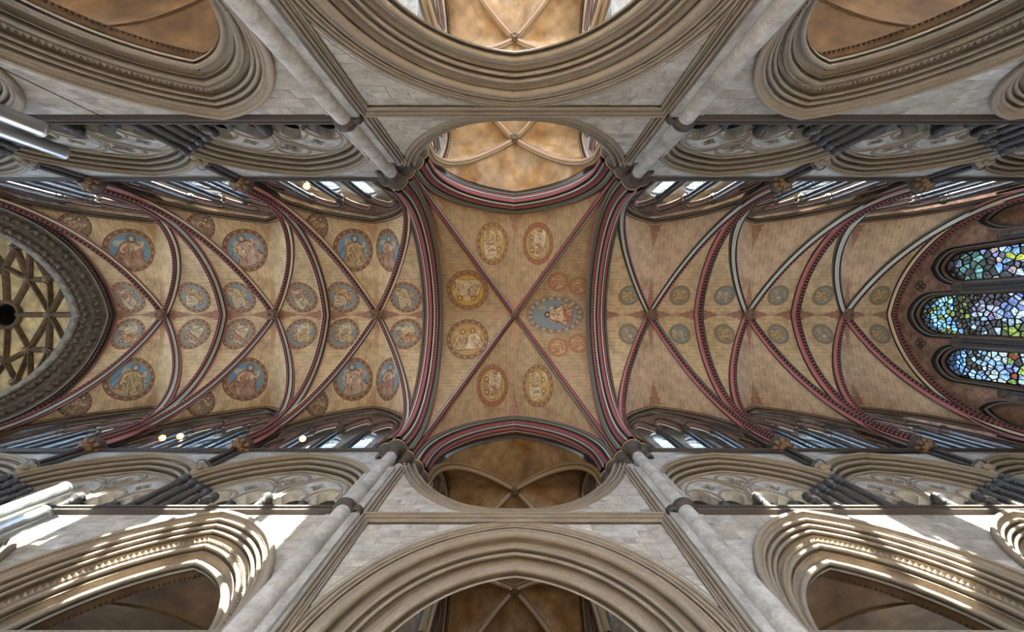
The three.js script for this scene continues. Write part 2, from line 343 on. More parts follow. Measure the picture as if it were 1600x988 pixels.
M.round = {
  blue: [1, 2, 3].map((k) => roundel(k, { field: ['#69859c', '#6f889a', '#647f92'][k - 1], robe: ['#ab8e62', '#b3937c', '#9d7158'][k - 1], wash: ['#98794f', '#a98f7d', '#8c5b45'][k - 1], up: [0.15, -0.25, 0.3][k - 1], figures: 1, cover: 5 })),
  choir: [11, 12, 13, 14, 15, 16].map((k) => roundel(k, { field: ['#76848a', '#7e7c70', '#6c7c84'][k % 3], robe: ['#ad7f50', '#a07a64', '#b5976c'][k % 3], wash: ['#a87046', '#8f705c', '#a78a5c'][k % 3], up: rr(-0.4, 0.4) + (k % 2 ? 1.5 : -1.5), ring: '#86604a', figures: 2, cover: 8 })),
  dim: [21, 22].map((k) => roundel(k, { ...DARKRING, field: '#7a6552', robe: '#97795a', wash: '#7d6049', figures: 1, up: 0.4 })),
  east: [31, 32, 33, 34].map((k) => roundel(k, { ring: '#85735c', bead: '#8c7c64', line: '#5f5040', beads: 60, field: ['#7f8684', '#8a806e', '#747f82', '#8e7f60'][k - 31], robe: ['#a0834f', '#8f8578', '#9d8f74', '#a5835c'][k - 31], wash: ['#8f7a58', '#857a72', '#7c7a70', '#94784e'][k - 31], figures: 1, up: Math.PI / 2 * (k % 2 ? 1 : -1), cover: 4 })),
  ochre: [41, 42, 43, 44].map((k) => roundel(k, { ring: ['#8a6646', '#94603f', '#8f6646', '#7e5e44'][k - 41], bead: ['#b3935f', '#94603f', '#a1744e', '#b59a6c'][k - 41], field: ['#a98746', '#a3844f', '#b08a40', '#a8834a'][k - 41], wash: ['#a58656', '#9c7c54', '#b07f2e', '#a1814c'][k - 41], robe: ['#b0986f', '#a2815c', '#b3a283', '#a98f64'][k - 41], figures: 2, up: [Math.PI / 2, -Math.PI / 2, Math.PI, 0][k - 41], line: '#5e3d26' })),
  small: [51, 52].map((k) => roundel(k, { ring: '#9a6a4c', bead: '#a8744e', field: '#ab8252', wash: '#a8743f', robe: '#a8785a', figures: 1, up: Math.PI / 2, line: '#714630' })),
};
M.majesty = std({ map: canvasMap(512, 320, (g, w, h) => {
  g.fillStyle = '#6d6c70'; g.fillRect(0, 0, w, h); seed = 4242;
  const lens = (k, f) => { g.fillStyle = f; g.beginPath(); g.ellipse(w / 2, h / 2, w / 2 * k, h / 2 * k, 0, 0, 7); g.fill(); };
  lens(0.99, '#8a6650'); lens(0.95, '#857768');
  for (let k = 0; k < 40; k++) { const a = k / 40 * 6.283; g.fillStyle = k % 2 ? '#a08a6c' : '#6b6660'; g.beginPath(); g.arc(w / 2 + Math.cos(a) * w * 0.43, h / 2 + Math.sin(a) * h * 0.43, 15, 0, 7); g.fill(); }
  lens(0.8, '#8a5f48'); lens(0.77, '#757c7c');
  g.fillStyle = '#a88b52'; for (let k = 0; k < 9; k++) { g.beginPath(); g.ellipse(rr(110, 400), rr(90, 230), rr(20, 46), rr(8, 20), rr(0, 3), 0, 7); g.fill(); }
  figure(g, w * 0.52, h / 2, 128, -Math.PI / 2, '#b98c6c', '#cba888', '#50301f');
  figure(g, w * 0.66, h / 2 + 6, 92, -Math.PI / 2, '#a35f4c', '#cba888', '#50301f');
  figure(g, w * 0.49, h / 2, 104, -Math.PI / 2, '#c0a27e', '#cba888', '#50301f');
  for (let k = 0; k < 500; k++) { g.fillStyle = `rgba(${rnd() < 0.5 ? '190,165,130' : '45,34,28'},${0.2 * rnd()})`; g.fillRect(rnd() * w, rnd() * h, rr(1, 7), rr(1, 5)); }
}) });
M.scroll = std({ map: canvasMap(256, 256, (g, w) => {
  g.fillStyle = '#946a56'; g.fillRect(0, 0, w, w);
  for (let k = 0; k < 70; k++) { g.strokeStyle = ['#7a4a3c', '#b0906e', '#86594a', '#9a7c64'][k % 4]; g.lineWidth = rr(2, 5); g.beginPath(); g.arc(rr(0, w), rr(0, w), rr(6, 22), rr(0, 3), rr(3, 6)); g.stroke(); }
}) });
M.scroll.map.repeat.set(1.4, 1.4);
M.scrollFaint = std({ map: canvasMap(256, 256, (g, w) => {
  g.fillStyle = '#a88564'; g.fillRect(0, 0, w, w);
  for (let k = 0; k < 70; k++) { g.strokeStyle = ['#8a6650', '#b59470', '#946c56', '#9a8468'][k % 4]; g.lineWidth = rr(2, 5); g.beginPath(); g.arc(rr(0, w), rr(0, w), rr(6, 22), rr(0, 3), rr(3, 6)); g.stroke(); }
}) });
M.scrollFaint.map.repeat.set(1.4, 1.4);

// ------------------------------------------------------------------ plan of the church (metres)
const W = 5.5;                                           // centre line to wall face
const H_TRI = 11.2, H_CLE = 16.17, RIDGE = 23.7;         // string courses and ridge, from the eye
const EAST = [4.95, 10.78, 16.47, 22.2], WEST = [-4.95, -11.04, -17.07, -23.5];
const SIDES = [{ z: 1, turn: 0, side: 'shaded', where: 'upper wall' }, { z: -1, turn: Math.PI, side: 'sunlit', where: 'lower wall' }];
const ORD = ['nearest the crossing', 'second from the crossing', 'third from the crossing'];
const DIRS = [{ e: EAST, dir: 1, to: 'towards the stained glass' }, { e: WEST, dir: -1, to: 'towards the organ pipes' }];
const BAYS = DIRS.flatMap(({ e, dir, to }) => [0, 1, 2].map((k) => ({ k, dir, to, x0: e[k], x1: e[k + 1], xc: (e[k] + e[k + 1]) / 2, len: Math.abs(e[k + 1] - e[k]) })));

// ------------------------------------------------------------------ large structure: floor, roofs, outer walls
part(setting('floor', [0, -1.5, 0]), 'paving', box(-46, 26, -0.3, 0, -24, 24), M.floor);
{
  const roof = setting('ceiling', [0, 25.6, 0]);
  part(roof, 'choir_roof', box(-46, 24, 0, 0.4, -7.6, 7.6), M.roof);
  for (const s of [-1, 1]) part(roof, 'transept_roof', box(-6.4, 6.4, 0, 0.4, s > 0 ? 7.6 : -21, s > 0 ? 21 : -7.6), M.roof);
  const low = setting('ceiling', [0, 11.6, 0]);
  for (const s of [-1, 1]) for (const [a, b] of [[-46, -6.2], [6.2, 24]]) {
    const g = box(a, b, 0, 0.25, 0, 4.9); g.rotateX(s > 0 ? 0.78 : 0); if (s > 0) g.translate(0, 4.1, 6.9); else { g.rotateY(Math.PI); g.translate(a + b, 0, 0); g.rotateX(-0.78); g.translate(0, 4.1, -6.9); }
    part(low, 'aisle_roof', g, M.roof);
  }
}
// aisle outer walls with tall windows, below the picture
function piercedWall(len, h0, h1, wins, thick) { return plate([[0, h0], [len, h0], [len, h1], [0, h1]], wins.map(([x, w, a, b]) => outline(arch(w, b - w * 1.4, w * 1.4, 6)).map(([u, h]) => [u + x, h]).concat([[x + w, a], [x - w, a]])), 0, thick); }
{
  const winsFor = (L) => { const o = []; for (let x = 1.7; x < L - 1.2; x += 3) o.push([x, 0.95, 1.2, 9]); return o; };
  for (const s of SIDES) for (const [a, b] of [[6.2, 24], [-46, -6.2]]) {
    const g = piercedWall(b - a, -1.5, 12.4, winsFor(b - a), 0.8);
    const w = setting(s.z > 0 ? 'wall_south' : 'wall_north', [s.z > 0 ? a : b, 0, s.z * 10.7], s.turn); part(w, 'aisle_wall', g, M.stone);
  }
}

// ------------------------------------------------------------------ vaults
function ribProfile(w, depth, top = 0.1) {
  return profile([top, -w / 2], [[-depth * 0.3, -w / 2], [-depth * 0.55, -w * 0.24, -0.7, 4], [-depth * 0.55, w * 0.24, 1.1, 8], [-depth * 0.3, w / 2, -0.7, 4], [top, w / 2]]);
}
function leafBall(r, squash, n, rows = 2) {               // a knob wrapped in curled leaves
  const out = []; const core = new THREE.IcosahedronGeometry(r * 0.72, 2); core.scale(1, squash, 1); out.push(core);
  for (let k = 0; k < rows; k++) for (let i = 0; i < n; i++) {
    const a = (i + k * 0.5) / n * Math.PI * 2, g = new THREE.IcosahedronGeometry(r * 0.3, 1); g.scale(1, 0.75, 1.25);
    const q = k ? 0.55 : 0.88; g.rotateX(-0.4 - k * 0.5); g.rotateY(-a + Math.PI / 2); g.translate(Math.cos(a) * r * q, (k ? -0.55 : 0.05) * r * squash, Math.sin(a) * r * q); out.push(g);
  }
  return merge(out);
}
const discRings = (nr, na, fx, fy) => { const rows = []; for (let i = 0; i <= nr; i++) rows.push(Array.from({ length: na + 1 }, (_, j) => { const a = j / na * Math.PI * 2, q = i / nr; return [fx * q * Math.cos(a), fy * q * Math.sin(a)]; })); return rows; };
function vaultBay(o) {
  const { dl, dr, s, hs, H, wallApex, wallHs = hs, h0 = 16.5 } = o, N = 22, C = 7;
  const arc = arcFn(s, hs, H - hs), pts = Array.from({ length: N + 1 }, (_, i) => arc(i / N)), span = (x) => x < 0 ? dl : dr;
  const wall = [arcFn(dl, wallHs, wallApex - wallHs), arcFn(dr, wallHs, wallApex - wallHs)], wallAt = (x) => wall[x < 0 ? 0 : 1].at(x);
  const surf = (x, z) => { const v = Math.abs(z) / s, q = Math.abs(x) / span(x); return q >= v ? arc.at(z) : lerp(arc.at(s * q), wallAt(x), (v - q) / (1 - q)); };
  const root = thing(o.name, o.label, o.category ?? 'vault', o.pos, o.turn, o.group);
  const doubled = (rows, uv) => merge([grid(rows, uv), grid(rows.map((r) => r.map(([x, y, z]) => [x, y + 0.22, z])), uv)]);
  for (const dir of [-1, 1]) {
    const len = dir < 0 ? dl : dr, rows = [], vs = []; let v = 0, last;
    for (let i = -N; i <= N; i++) {
      const [z, h] = pts[N - Math.abs(i)], zz = i < 0 ? -z : z;
      if (last) v += Math.hypot(zz - last[0], h - last[1]); last = [zz, h]; vs.push(v);
      rows.push(Array.from({ length: C }, (_, j) => [dir * lerp(len * z / s, len, j / (C - 1)), h, zz]));
    }
    part(root, 'web', doubled(rows, (i, j, p) => [p[0] + o.pos[0], vs[i]]), o.webMat);
  }
  for (const sz of [-1, 1]) {
    const rows = [], vs = []; let v = 0, last;
    for (let i = -N; i <= N; i++) {
      const [z, h] = pts[N - Math.abs(i)], q = z / s, x = (i < 0 ? -dl : dr) * q;
      if (last) v += Math.hypot(x - last[0], h - last[1]); last = [x, h]; vs.push(v);
      rows.push(Array.from({ length: C }, (_, j) => { const w = j / (C - 1); return [x, lerp(h, wallAt(x), w), sz * lerp(z, s, w)]; }));
    }
    part(root, 'web', doubled(rows, (i, j, p) => [p[2], vs[i]]), o.latMat ?? o.webMat);
  }
  const rp = ribProfile(o.ribW ?? 0.38, o.ribD ?? 0.36);
  for (const dx of [-1, 1]) {
    const len = dx < 0 ? dl : dr, L = Math.hypot(len, s), st = arcFn(s, hs, H - hs, h0);
    const half = halvesFrom((t) => { const [z, h] = st(t); return [z / s * L, h]; }, 26)[1], g = sweep([half], rp, true);
    for (const dz of [-1, 1]) { const q = g.clone(); q.rotateY(Math.atan2(-dz * s, dx * len)); part(root, 'diagonal_rib', q, o.ribMat); }
  }
  if (o.wallRibMat) {
    const left = halvesFrom(arcFn(dl, wallHs, wallApex - wallHs, h0 + 0.4), 30)[0], right = halvesFrom(arcFn(dr, wallHs, wallApex - wallHs, h0 + 0.4), 30)[1];
    const g = sweep([left, right], moulded(0.1, -0.2, -0.22, 0.1, 'F1 r1 S.5 R1.2 S.5 R1'), true);
    for (const sz of [-1, 1]) { let q = g.clone(); if (sz < 0) q = mirrored(q, 'z'); q.translate(0, 0, sz * s); part(root, 'wall_rib', q, o.wallRibMat); }
  }
  if (o.boss) { const b = part(root, 'boss', leafBall(o.boss, 0.7, 9), M.gilt, 'carved and gilded leaf boss'); b.position.set(0, H - 0.34, 0); }
  // flat painting on the plaster: outline points about (x, z), laid on the vault's own surface
  const paint = (name, x, z, rows, fx, fy, mat, spin = 0) => {
    const e = 0.02, n = new THREE.Vector3(-(surf(x + e, z) - surf(x - e, z)) / (2 * e), 1, -(surf(x, z + e) - surf(x, z - e)) / (2 * e)).normalize();
    const a = new THREE.Vector3(1, 0, 0).addScaledVector(n, -n.x).normalize(), b = new THREE.Vector3().crossVectors(a, n), y0 = surf(x, z), ca = Math.cos(spin), sa = Math.sin(spin);
    const out = rows.map((r) => r.map(([p, q]) => { const px = x + a.x * p + b.x * q, pz = z + a.z * p + b.z * q; return [px - n.x * 0.014, surf(px, pz) - n.y * 0.014, pz - n.z * 0.014]; }));
    const g = grid(out, (i, j) => { const u = rows[i][j][0] / fx, w = rows[i][j][1] / fy; return [0.5 + 0.5 * (u * ca + w * sa), 0.5 + 0.5 * (w * ca - u * sa)]; });
    return part(root, name, g, mat);
  };
  for (const [x, z, r, mat, spin = 0, ry = r, nm = 'painted_medallion'] of o.medallions ?? []) paint(nm, x - (o.mx ?? o.pos[0]), z, discRings(8, 40, r, ry), r, ry, mat, spin);
  // spires of painted scrollwork, from a broad foot at (x0, z0) to a point at (x1, z1)
  for (const [x0, z0, x1, z1, wide, mat] of o.spires ?? []) {
    const L = Math.hypot(x1 - x0, z1 - z0), ux = (x1 - x0) / L, uz = (z1 - z0) / L, mx = (x0 + x1) / 2 - (o.mx ?? o.pos[0]), mz = (z0 + z1) / 2;
    const rows = Array.from({ length: 17 }, (_, i) => { const t = i / 16, w = wide * Math.max(0.04, (1 - t) ** 1.25 * (0.86 + 0.14 * Math.cos(t * 28))); return [-1, -0.5, 0, 0.5, 1].map((q) => [(t - 0.5) * L * ux - q * w * uz, (t - 0.5) * L * uz + q * w * ux]); });
    paint('painted_scroll', mx, mz, rows, 1.2, 1.2, mat ?? M.scroll);
  }
  if (o.structure) root.userData = { kind: 'structure' };
  return root;
}
// painted arches that carry the vault, across the church (along = false) or along it
function archThing(name, label, group, pos, turn, s, hs, apex, h0, runs, mat, parts = 30) {
  const t = thing(name, label, 'arch', pos, turn, group), hv = arch(s, hs, apex - hs, parts, h0);
  part(t, 'arch_ring', sweep(hv, runs, true), mat); return t;
}
function symmetric(top, half, depth, pattern) {
  const list = pattern.split(' ').map((q) => [q[0], parseFloat(q.slice(1)) || 1]), sum = list.reduce((a, q) => a + q[1], 0), B = { R: 1.1, r: 0.6, H: -1.2, h: -0.5, F: 0 };
  const a = [-0.06, -half], b = [-depth, -0.16], segs = [[a[0], a[1]]], fwd = []; let t = 0;
  for (const [k, w] of list) { const t0 = t; t += w / sum; fwd.push([k, t0, t]); segs.push([lerp(a[0], b[0], t), lerp(a[1], b[1], t), B[k], 5]); }
  segs.push([-depth, 0.16, 1, 8]);
  for (const [k, t0] of fwd.slice().reverse()) segs.push([lerp(a[0], b[0], t0), -lerp(a[1], b[1], t0), B[k], 5]);
  segs.push([top, half]); return profile([top, -half], segs);
}
const crossRuns = symmetric(0.3, 0.56, 0.52, 'R1 h.5 R1.1 h.5 R1');
const choirRuns = ribProfile(0.5, 0.42);
const sEW = 5.6, HS = 17.2;
archThing('crossing_arch', 'broad red and grey painted arch bounding the crossing towards the stained glass', undefined, [4.72, 0, 0], Math.PI / 2, sEW, HS, 23.35, 16.3, crossRuns, M.crossArch);
archThing('crossing_arch', 'broad red and grey painted arch bounding the crossing towards the blue-ground roundels', undefined, [-4.72, 0, 0], Math.PI / 2, sEW, HS, 23.35, 16.3, crossRuns, M.crossArch);
archThing('crossing_arch', 'painted arch above the bright golden vault at the top of the crossing', undefined, [0, 0, 6.32], 0, 4.15, HS, 23.1, 16.3, crossRuns, M.crossArch);
archThing('crossing_arch', 'painted arch above the dark brown vault at the bottom of the crossing', undefined, [0, 0, -6.32], 0, 4.15, HS, 23.1, 16.3, crossRuns, M.crossArch);
const OR = M.round.ochre;
vaultBay({ name: 'crossing_vault', label: 'central crossing vault with four crossed painted ribs and the vesica-shaped figure', pos: [0, 0, 0], dl: 4.25, dr: 4.25, s: 5.78, hs: HS, H: 24, wallApex: 23.25, h0: 16.3,
  ribMat: M.ribCross, webMat: M.webCross, latMat: M.webCross, boss: 0.22, ribW: 0.3, ribD: 0.3,
  medallions: [[-1.25, 4.05, 0.98, OR[0], 0, 1.2], [1.32, 4.05, 0.95, OR[1], 0, 1.2], [-1.25, -4.05, 0.98, OR[1], 0, 1.2], [1.32, -4.05, 0.95, OR[0], 0, 1.2], [-2.75, 1.42, 1.22, OR[2], 0, 1.22], [-2.75, -1.42, 1.22, OR[3], 0, 1.22],
    [2.4, 0, 1.72, M.majesty, 0, 1.1, 'painted_vesica'], [2.52, 1.9, 0.6, M.round.small[0]], [3.72, 1.68, 0.58, M.round.small[1]], [2.52, -1.9, 0.6, M.round.small[1]], [3.72, -1.68, 0.58, M.round.small[0]]],
  spires: [[0, 0.35, 0, 2.9, 0.4, M.scrollFaint], [0, -0.35, 0, -2.9, 0.4, M.scrollFaint], [-0.35, 0, -2.4, 0, 0.36, M.scrollFaint], [-4.2, 0, -2.5, 0, 0.4, M.scrollFaint], [0, 5.7, 0, 4.2, 0.34], [0, -5.7, 0, -4.2, 0.34]] });
// bays of the choir vault
const RB = M.round;
const bayPaint = {
  E: (b, xb) => { const o = []; const a = b.k === 0 ? 5.62 : b.x0 + 1.25; for (const z of [1.12, -1.12]) { o.push([lerp(b.x0, xb, 0.5) + (b.k ? -0.05 : 0.2), z, 0.62, RB.east[(b.k * 2 + (z > 0 ? 0 : 1)) % 4]]); if (b.k < 2) o.push([lerp(b.x1, xb, 0.42), z, 0.62, RB.east[(b.k * 2 + 2 + (z > 0 ? 1 : 0)) % 4]]); else if (z) o.push([lerp(b.x1, xb, 0.36), z, 0.6, RB.east[z > 0 ? 3 : 0]]); } return o; },
  W: (b, xb) => { const o = []; for (const z of [1.0, -1.1]) { o.push([lerp(b.x0, xb, 0.44), z, 0.93, RB.choir[(b.k * 2 + (z > 0 ? 0 : 1)) % 6]]); o.push([lerp(b.x1, xb, 0.36), z, 0.95, RB.choir[(b.k * 2 + 3 + (z > 0 ? 1 : 0)) % 6]]); }
    for (const s of [1, -1]) { o.push([xb - 0.95, s * 3.62, 1.05, RB.blue[(b.k + (s > 0 ? 0 : 1)) % 3], 0, 1.2]); o.push([xb - 2.2, s * 4.62, 0.62, RB.dim[b.k % 2], 0, 0.7]); if (!b.k) o.push([xb + 0.98, s * 3.62, 1.0, RB.blue[2], 0, 1.2]); } return o; },
};
for (const b of BAYS) {
  const xb = { 1: [7.95, 13.68, 19.4], '-1': [-8.06, -14.09, -20.57] }[b.dir][b.k], lo = Math.min(b.x0, b.x1), hi = Math.max(b.x0, b.x1), E = b.dir > 0;
  const dl = xb - lo, dr = hi - xb;
  vaultBay({ name: 'vault_bay', label: `painted vault bay ${ORD[b.k]}, ${E ? 'with small grey roundels only' : 'with big blue-ground roundels'}`, pos: [xb, 0, 0], dl, dr, s: 5.32, hs: HS, H: RIDGE, wallApex: 22.9, wallHs: 17.8,
    ribMat: E ? M.ribPlain : M.rib, webMat: M.web, latMat: E ? M.webPink : M.web, wallRibMat: M.wallRib, boss: 0.3,
    medallions: E ? bayPaint.E(b, xb) : bayPaint.W(b, xb),
    spires: [[xb - 0.2, 0, lerp(xb, lo, 0.52), 0, 0.4], [xb + 0.2, 0, lerp(xb, hi, 0.52), 0, 0.4], [lo + 0.15, 0, lerp(xb, lo, 0.52), 0, 0.42], [hi - 0.15, 0, lerp(xb, hi, 0.52), 0, 0.42], ...[1, -1].flatMap((s) => [[xb, s * 0.3, xb, s * 2.3, 0.3, E ? M.scroll : M.scrollFaint], [xb, s * 5.1, xb, s * (E ? 3.7 : 4.1), 0.42, E ? M.scroll : M.scrollFaint]])] });
  if (b.k < 2) archThing('transverse_rib', `painted rib crossing the vault between ${['first and second', 'second and third'][b.k]} bays ${b.to}`, undefined, [b.x1, 0, 0], Math.PI / 2, 5.32, HS, RIDGE - 0.02, 16.5, choirRuns, E ? M.ribPlain : M.rib);
}
archThing('transverse_rib', 'painted rib framing the top of the stained glass wall', undefined, [22.1, 0, 0], Math.PI / 2, 5.32, HS, RIDGE - 0.02, 16.5, choirRuns, M.rib);

// transept vaults, seen through the openings above and below the crossing
for (const s of SIDES) for (const k of [0, 1]) {
  const zc = k ? 16.1 : 10.25, where = k ? 'through the big lower arch' : 'through the upper opening';
  const v = vaultBay({ name: 'transept_vault', label: `${s.z > 0 ? 'golden stained' : 'dark brown'} transept vault seen ${where}`, pos: [0, 0, s.z * zc], turn: Math.PI / 2, mx: 0, dl: 3.0, dr: 3.0, s: 3.85, hs: 17.9, H: 23.6, wallApex: 23.5, wallHs: 18.2, h0: 16.5,
    ribMat: M.transRib, webMat: M.transept, latMat: M.transept, wallRibMat: M.clereArch, boss: 0.24, ribW: 0.34, ribD: 0.3 });
}
for (const s of SIDES) archThing('transverse_rib', `pale rib between the two ${s.z > 0 ? 'golden' : 'dark brown'} transept vaults`, undefined, [0, 0, s.z * 13.2], 0, 3.85, 17.9, 23.6, 16.5, ribProfile(0.5, 0.36), M.transRib, 22);

// ------------------------------------------------------------------ ashlar stones of a wall face between two boundaries
function ashlar(parent, y0, y1, course, xl, xr, name = 'ashlar_stone', len = [0.6, 1.25], depth = 0.07) {
  const n = Math.max(1, Math.round((y1 - y0) / course)), c = (y1 - y0) / n, J = 0.004;
  for (let i = 0; i < n; i++) {
    const a = y0 + i * c + J, b = y0 + (i + 1) * c - J, lb = xl(a), lt = xl(b), rb = xr(a), rt = xr(b);
    if (rb - lb < 0.12 && rt - lt < 0.12) continue;
    const lo = Math.max(lb, lt), hi = Math.min(rb, rt), cuts = [];
    let x = lo + rr(0.3, len[1]);
    while (x < hi - 0.3) { cuts.push(x); x += rr(...len); }
    let pb = lb, pt = lt;
    for (const q of [...cuts, null]) {
      const [eb, et] = q === null ? [rb, rt] : [q - J, q - J];
      const P = [[pb, a], [Math.max(eb, pb + 0.01), a], [Math.max(et, pt + 0.01), b], [pt, b]];
      if (Math.max(eb - pb, et - pt) > 0.06) part(parent, name, plate(P, [], rr(-0.002, 0.002), depth, Math.min(eb - pb, et - pt) > 0.1 ? 0.005 : 0), M.stones[Math.floor(rnd() * 5)]);
      if (q !== null) pb = pt = q + J;
    }
  }
}

// ------------------------------------------------------------------ choir walls: masonry, then the arches set in them
const ARC = { s: 3.0, hs: 7.0, rise: 4.02 };              // arcade arch, for a bay of 6 m
const triFn = (t) => { const a = t * Math.PI / 2; return [t >= 1 ? 0 : 2.96 * Math.cos(a), 13.45 + 1.85 * Math.sin(a) + 0.45 * (1 - Math.cos(a))]; };
const TRI = halvesFrom(triFn, 22);
const BAY = 6;
const wallGroups = SIDES.map((s) => setting(s.z > 0 ? 'wall_south' : 'wall_north', [0, 0, s.z * W], s.turn));
for (const [si, s] of SIDES.entries()) {
  const wall = wallGroups[si], sx = s.z;                 // local x = sx * world x
  for (const b of BAYS) {
    const f = b.len / BAY, xc = sx * b.xc, put = (g) => { g.scale(f, 1, 1); g.translate(xc, 0, 0); return g; };
    const hole = outline(arch(ARC.s, ARC.hs, ARC.rise, 12)), rect = (y0, y1) => [[-3, y0], [3, y0], [3, y1], [-3, y1]];
    part(wall, 'arcade_masonry', put(plate(rect(7.0, H_TRI), b.k < 2 ? [hole.map(([u, h]) => [u * 0.985, h - 0.02 + (h < 7.02 ? 0.05 : 0)])] : [], 0.012, 1.05)), M.mortar);
    if (b.k === 2) part(wall, 'arcade_masonry', put(plate(rect(-1.5, 7), [], 0.012, 1.05)), M.stone);
    part(wall, 'triforium_masonry', put(plate(rect(H_TRI, H_CLE), [[[-2.95, H_TRI + 0.14], ...outline(TRI).map(([u, h]) => [u * 0.996, h]), [2.95, H_TRI + 0.14]]], 0, 0.9)), M.stone);
    part(wall, 'triforium_back', put(merge([box(-3, 3, H_TRI, 16.6, 3.2, 3.5), box(-3, 3, H_TRI - 0.12, H_TRI, 0, 5.2), box(-3, 3, 15.9, 16.17, 0, 3.4)])), M.stone);
    part(wall, 'clerestory_wall', put(plate(rect(16.3, 24.2), [[0, 0.64, 22.15], [-1.62, 0.72, 21.4], [1.62, 0.72, 21.4]].map(([c, w, top]) => outline(arch(w, top - w * 1.3, w * 1.3, 8)).map(([u, h]) => [u + c, h]).concat([[c + w, 17], [c - w, 17]])), 0.98, 1.34)), M.stone);
    part(wall, 'clerestory_pier', merge([box(-0.24, 0.24, H_CLE, 24.2, 0.42, 1.2)].map((g) => { g.translate(sx * b.x1, 0, 0); return g; })), M.stone);
    if (!b.k) part(wall, 'clerestory_pier', (() => { let g = box(-0.2, 0.75, H_CLE, 24.2, 0.42, 1.2); if (sx * b.dir < 0) g = mirrored(g, 'x'); g.translate(sx * b.x0, 0, 0); return g; })(), M.stone);
    part(wall, 'clerestory_ceiling', put(box(-3, 3, 23.0, 23.2, 0.1, 1.5)), M.stone);
  }
  // squared stones of the wall between the arches
  const outer = arcFn(ARC.s, ARC.hs, ARC.rise);
  for (const { e, dir } of DIRS) for (let k = 0; k < 3; k++) {
    const mid = (i) => (e[i] + e[i + 1]) / 2, f = (i) => Math.abs(e[i + 1] - e[i]) / BAY;
    const edge = (i, side) => (h) => mid(i) + side * f(i) * outer.halfAt(h) * (h > 11.09 ? 0 : 1);
    const a = k ? edge(k - 1, dir) : () => e[0] + dir * 0.06, c = k < 2 ? edge(k, -dir) : () => e[2] + dir * 2.2;
    const L = (h) => sx * (sx * dir > 0 ? a(h) : c(h)), R = (h) => sx * (sx * dir > 0 ? c(h) : a(h));
    ashlar(wall, 7.0, 11.06, 0.4, L, R);
  }
}
// glazed clerestory lancets, three to a bay
{
  const lancet = (w, top) => { const o = outline(arch(w, top - w * 1.3, w * 1.3, 10)); return o.concat([[w, 17], [-w, 17]]); };
  const make = (w, top) => {
    const root = new THREE.Group(); const o = lancet(w, top), inner = o.map(([u, h]) => [u * 0.93, h > 17.05 ? h - 0.04 : h + 0.04]);
    part(root, 'window_frame', plate(o, [inner], 1.1, 1.18), M.lead);
    part(root, 'pane', plate(inner, [], 1.135, 1.145), M.clear);
    const bars = []; for (let y = 17.4; y < top - 0.3; y += 0.55) bars.push(box(-w * 0.93, w * 0.93, y, y + 0.035, 1.11, 1.135));
    for (let x = -w * 0.62; x < w * 0.7; x += w * 0.31) bars.push(box(x - 0.008, x + 0.008, 17.05, top - 0.5, 1.12, 1.135));
    for (let y = 17.15; y < top - 0.5; y += 0.18) bars.push(box(-w * 0.92, w * 0.92, y, y + 0.014, 1.12, 1.135));
    part(root, 'leading', merge(bars), M.lead);
    return root;
  };
  const kinds = [[make(0.64, 22.15), 0], [make(0.72, 21.4), -1.62], [make(0.72, 21.4), 1.62]]; let n = 1;
  for (const s of SIDES) for (const b of BAYS) for (const [k, u] of kinds) {
    const o = k.clone(); o.name = `window_${n++}`; o.userData = { kind: 'structure' }; o.position.set(b.xc + s.z * u * b.len / BAY, EYE, s.z * W); o.rotation.y = s.turn; o.scale.x = b.len / BAY; scene.add(o);
  }
}

// string courses
{
  let n = 1;
  const runs = profile([0.12, 0.02], [[0.1, -0.1], [0.02, -0.16, 0.9, 5], [-0.02, -0.09, -0.6, 4], [-0.09, -0.11, 0.8, 5], [-0.13, 0.02]]);
  const fine = profile([0.05, 0.02], [[0.05, -0.1], [-0.04, -0.12, 0.7, 4], [-0.08, 0.02]]);
  for (const s of SIDES) for (const { e, dir } of DIRS) {
    const a = s.z * e[0], b = s.z * e[3], lo = Math.min(a, b), hi = Math.max(a, b);
    for (const [h, r, nm] of [[H_TRI, runs, M.purbeckDull], [H_CLE, fine, M.purbeckDull]]) {
      const t = setting(`trim_${n}`, [0, 0, s.z * W], s.turn); t.name = `trim_${n++}`; part(t, 'string_moulding', sweep(straight([lo, h], [hi, h]), r), nm);
    }
    const t = setting(`trim_${n}`, [0, 0, s.z * W], s.turn); t.name = `trim_${n++}`; part(t, 'clerestory_sill', box(lo, hi, H_CLE, H_CLE + 0.14, 0, 1.5), M.stone);
  }
}

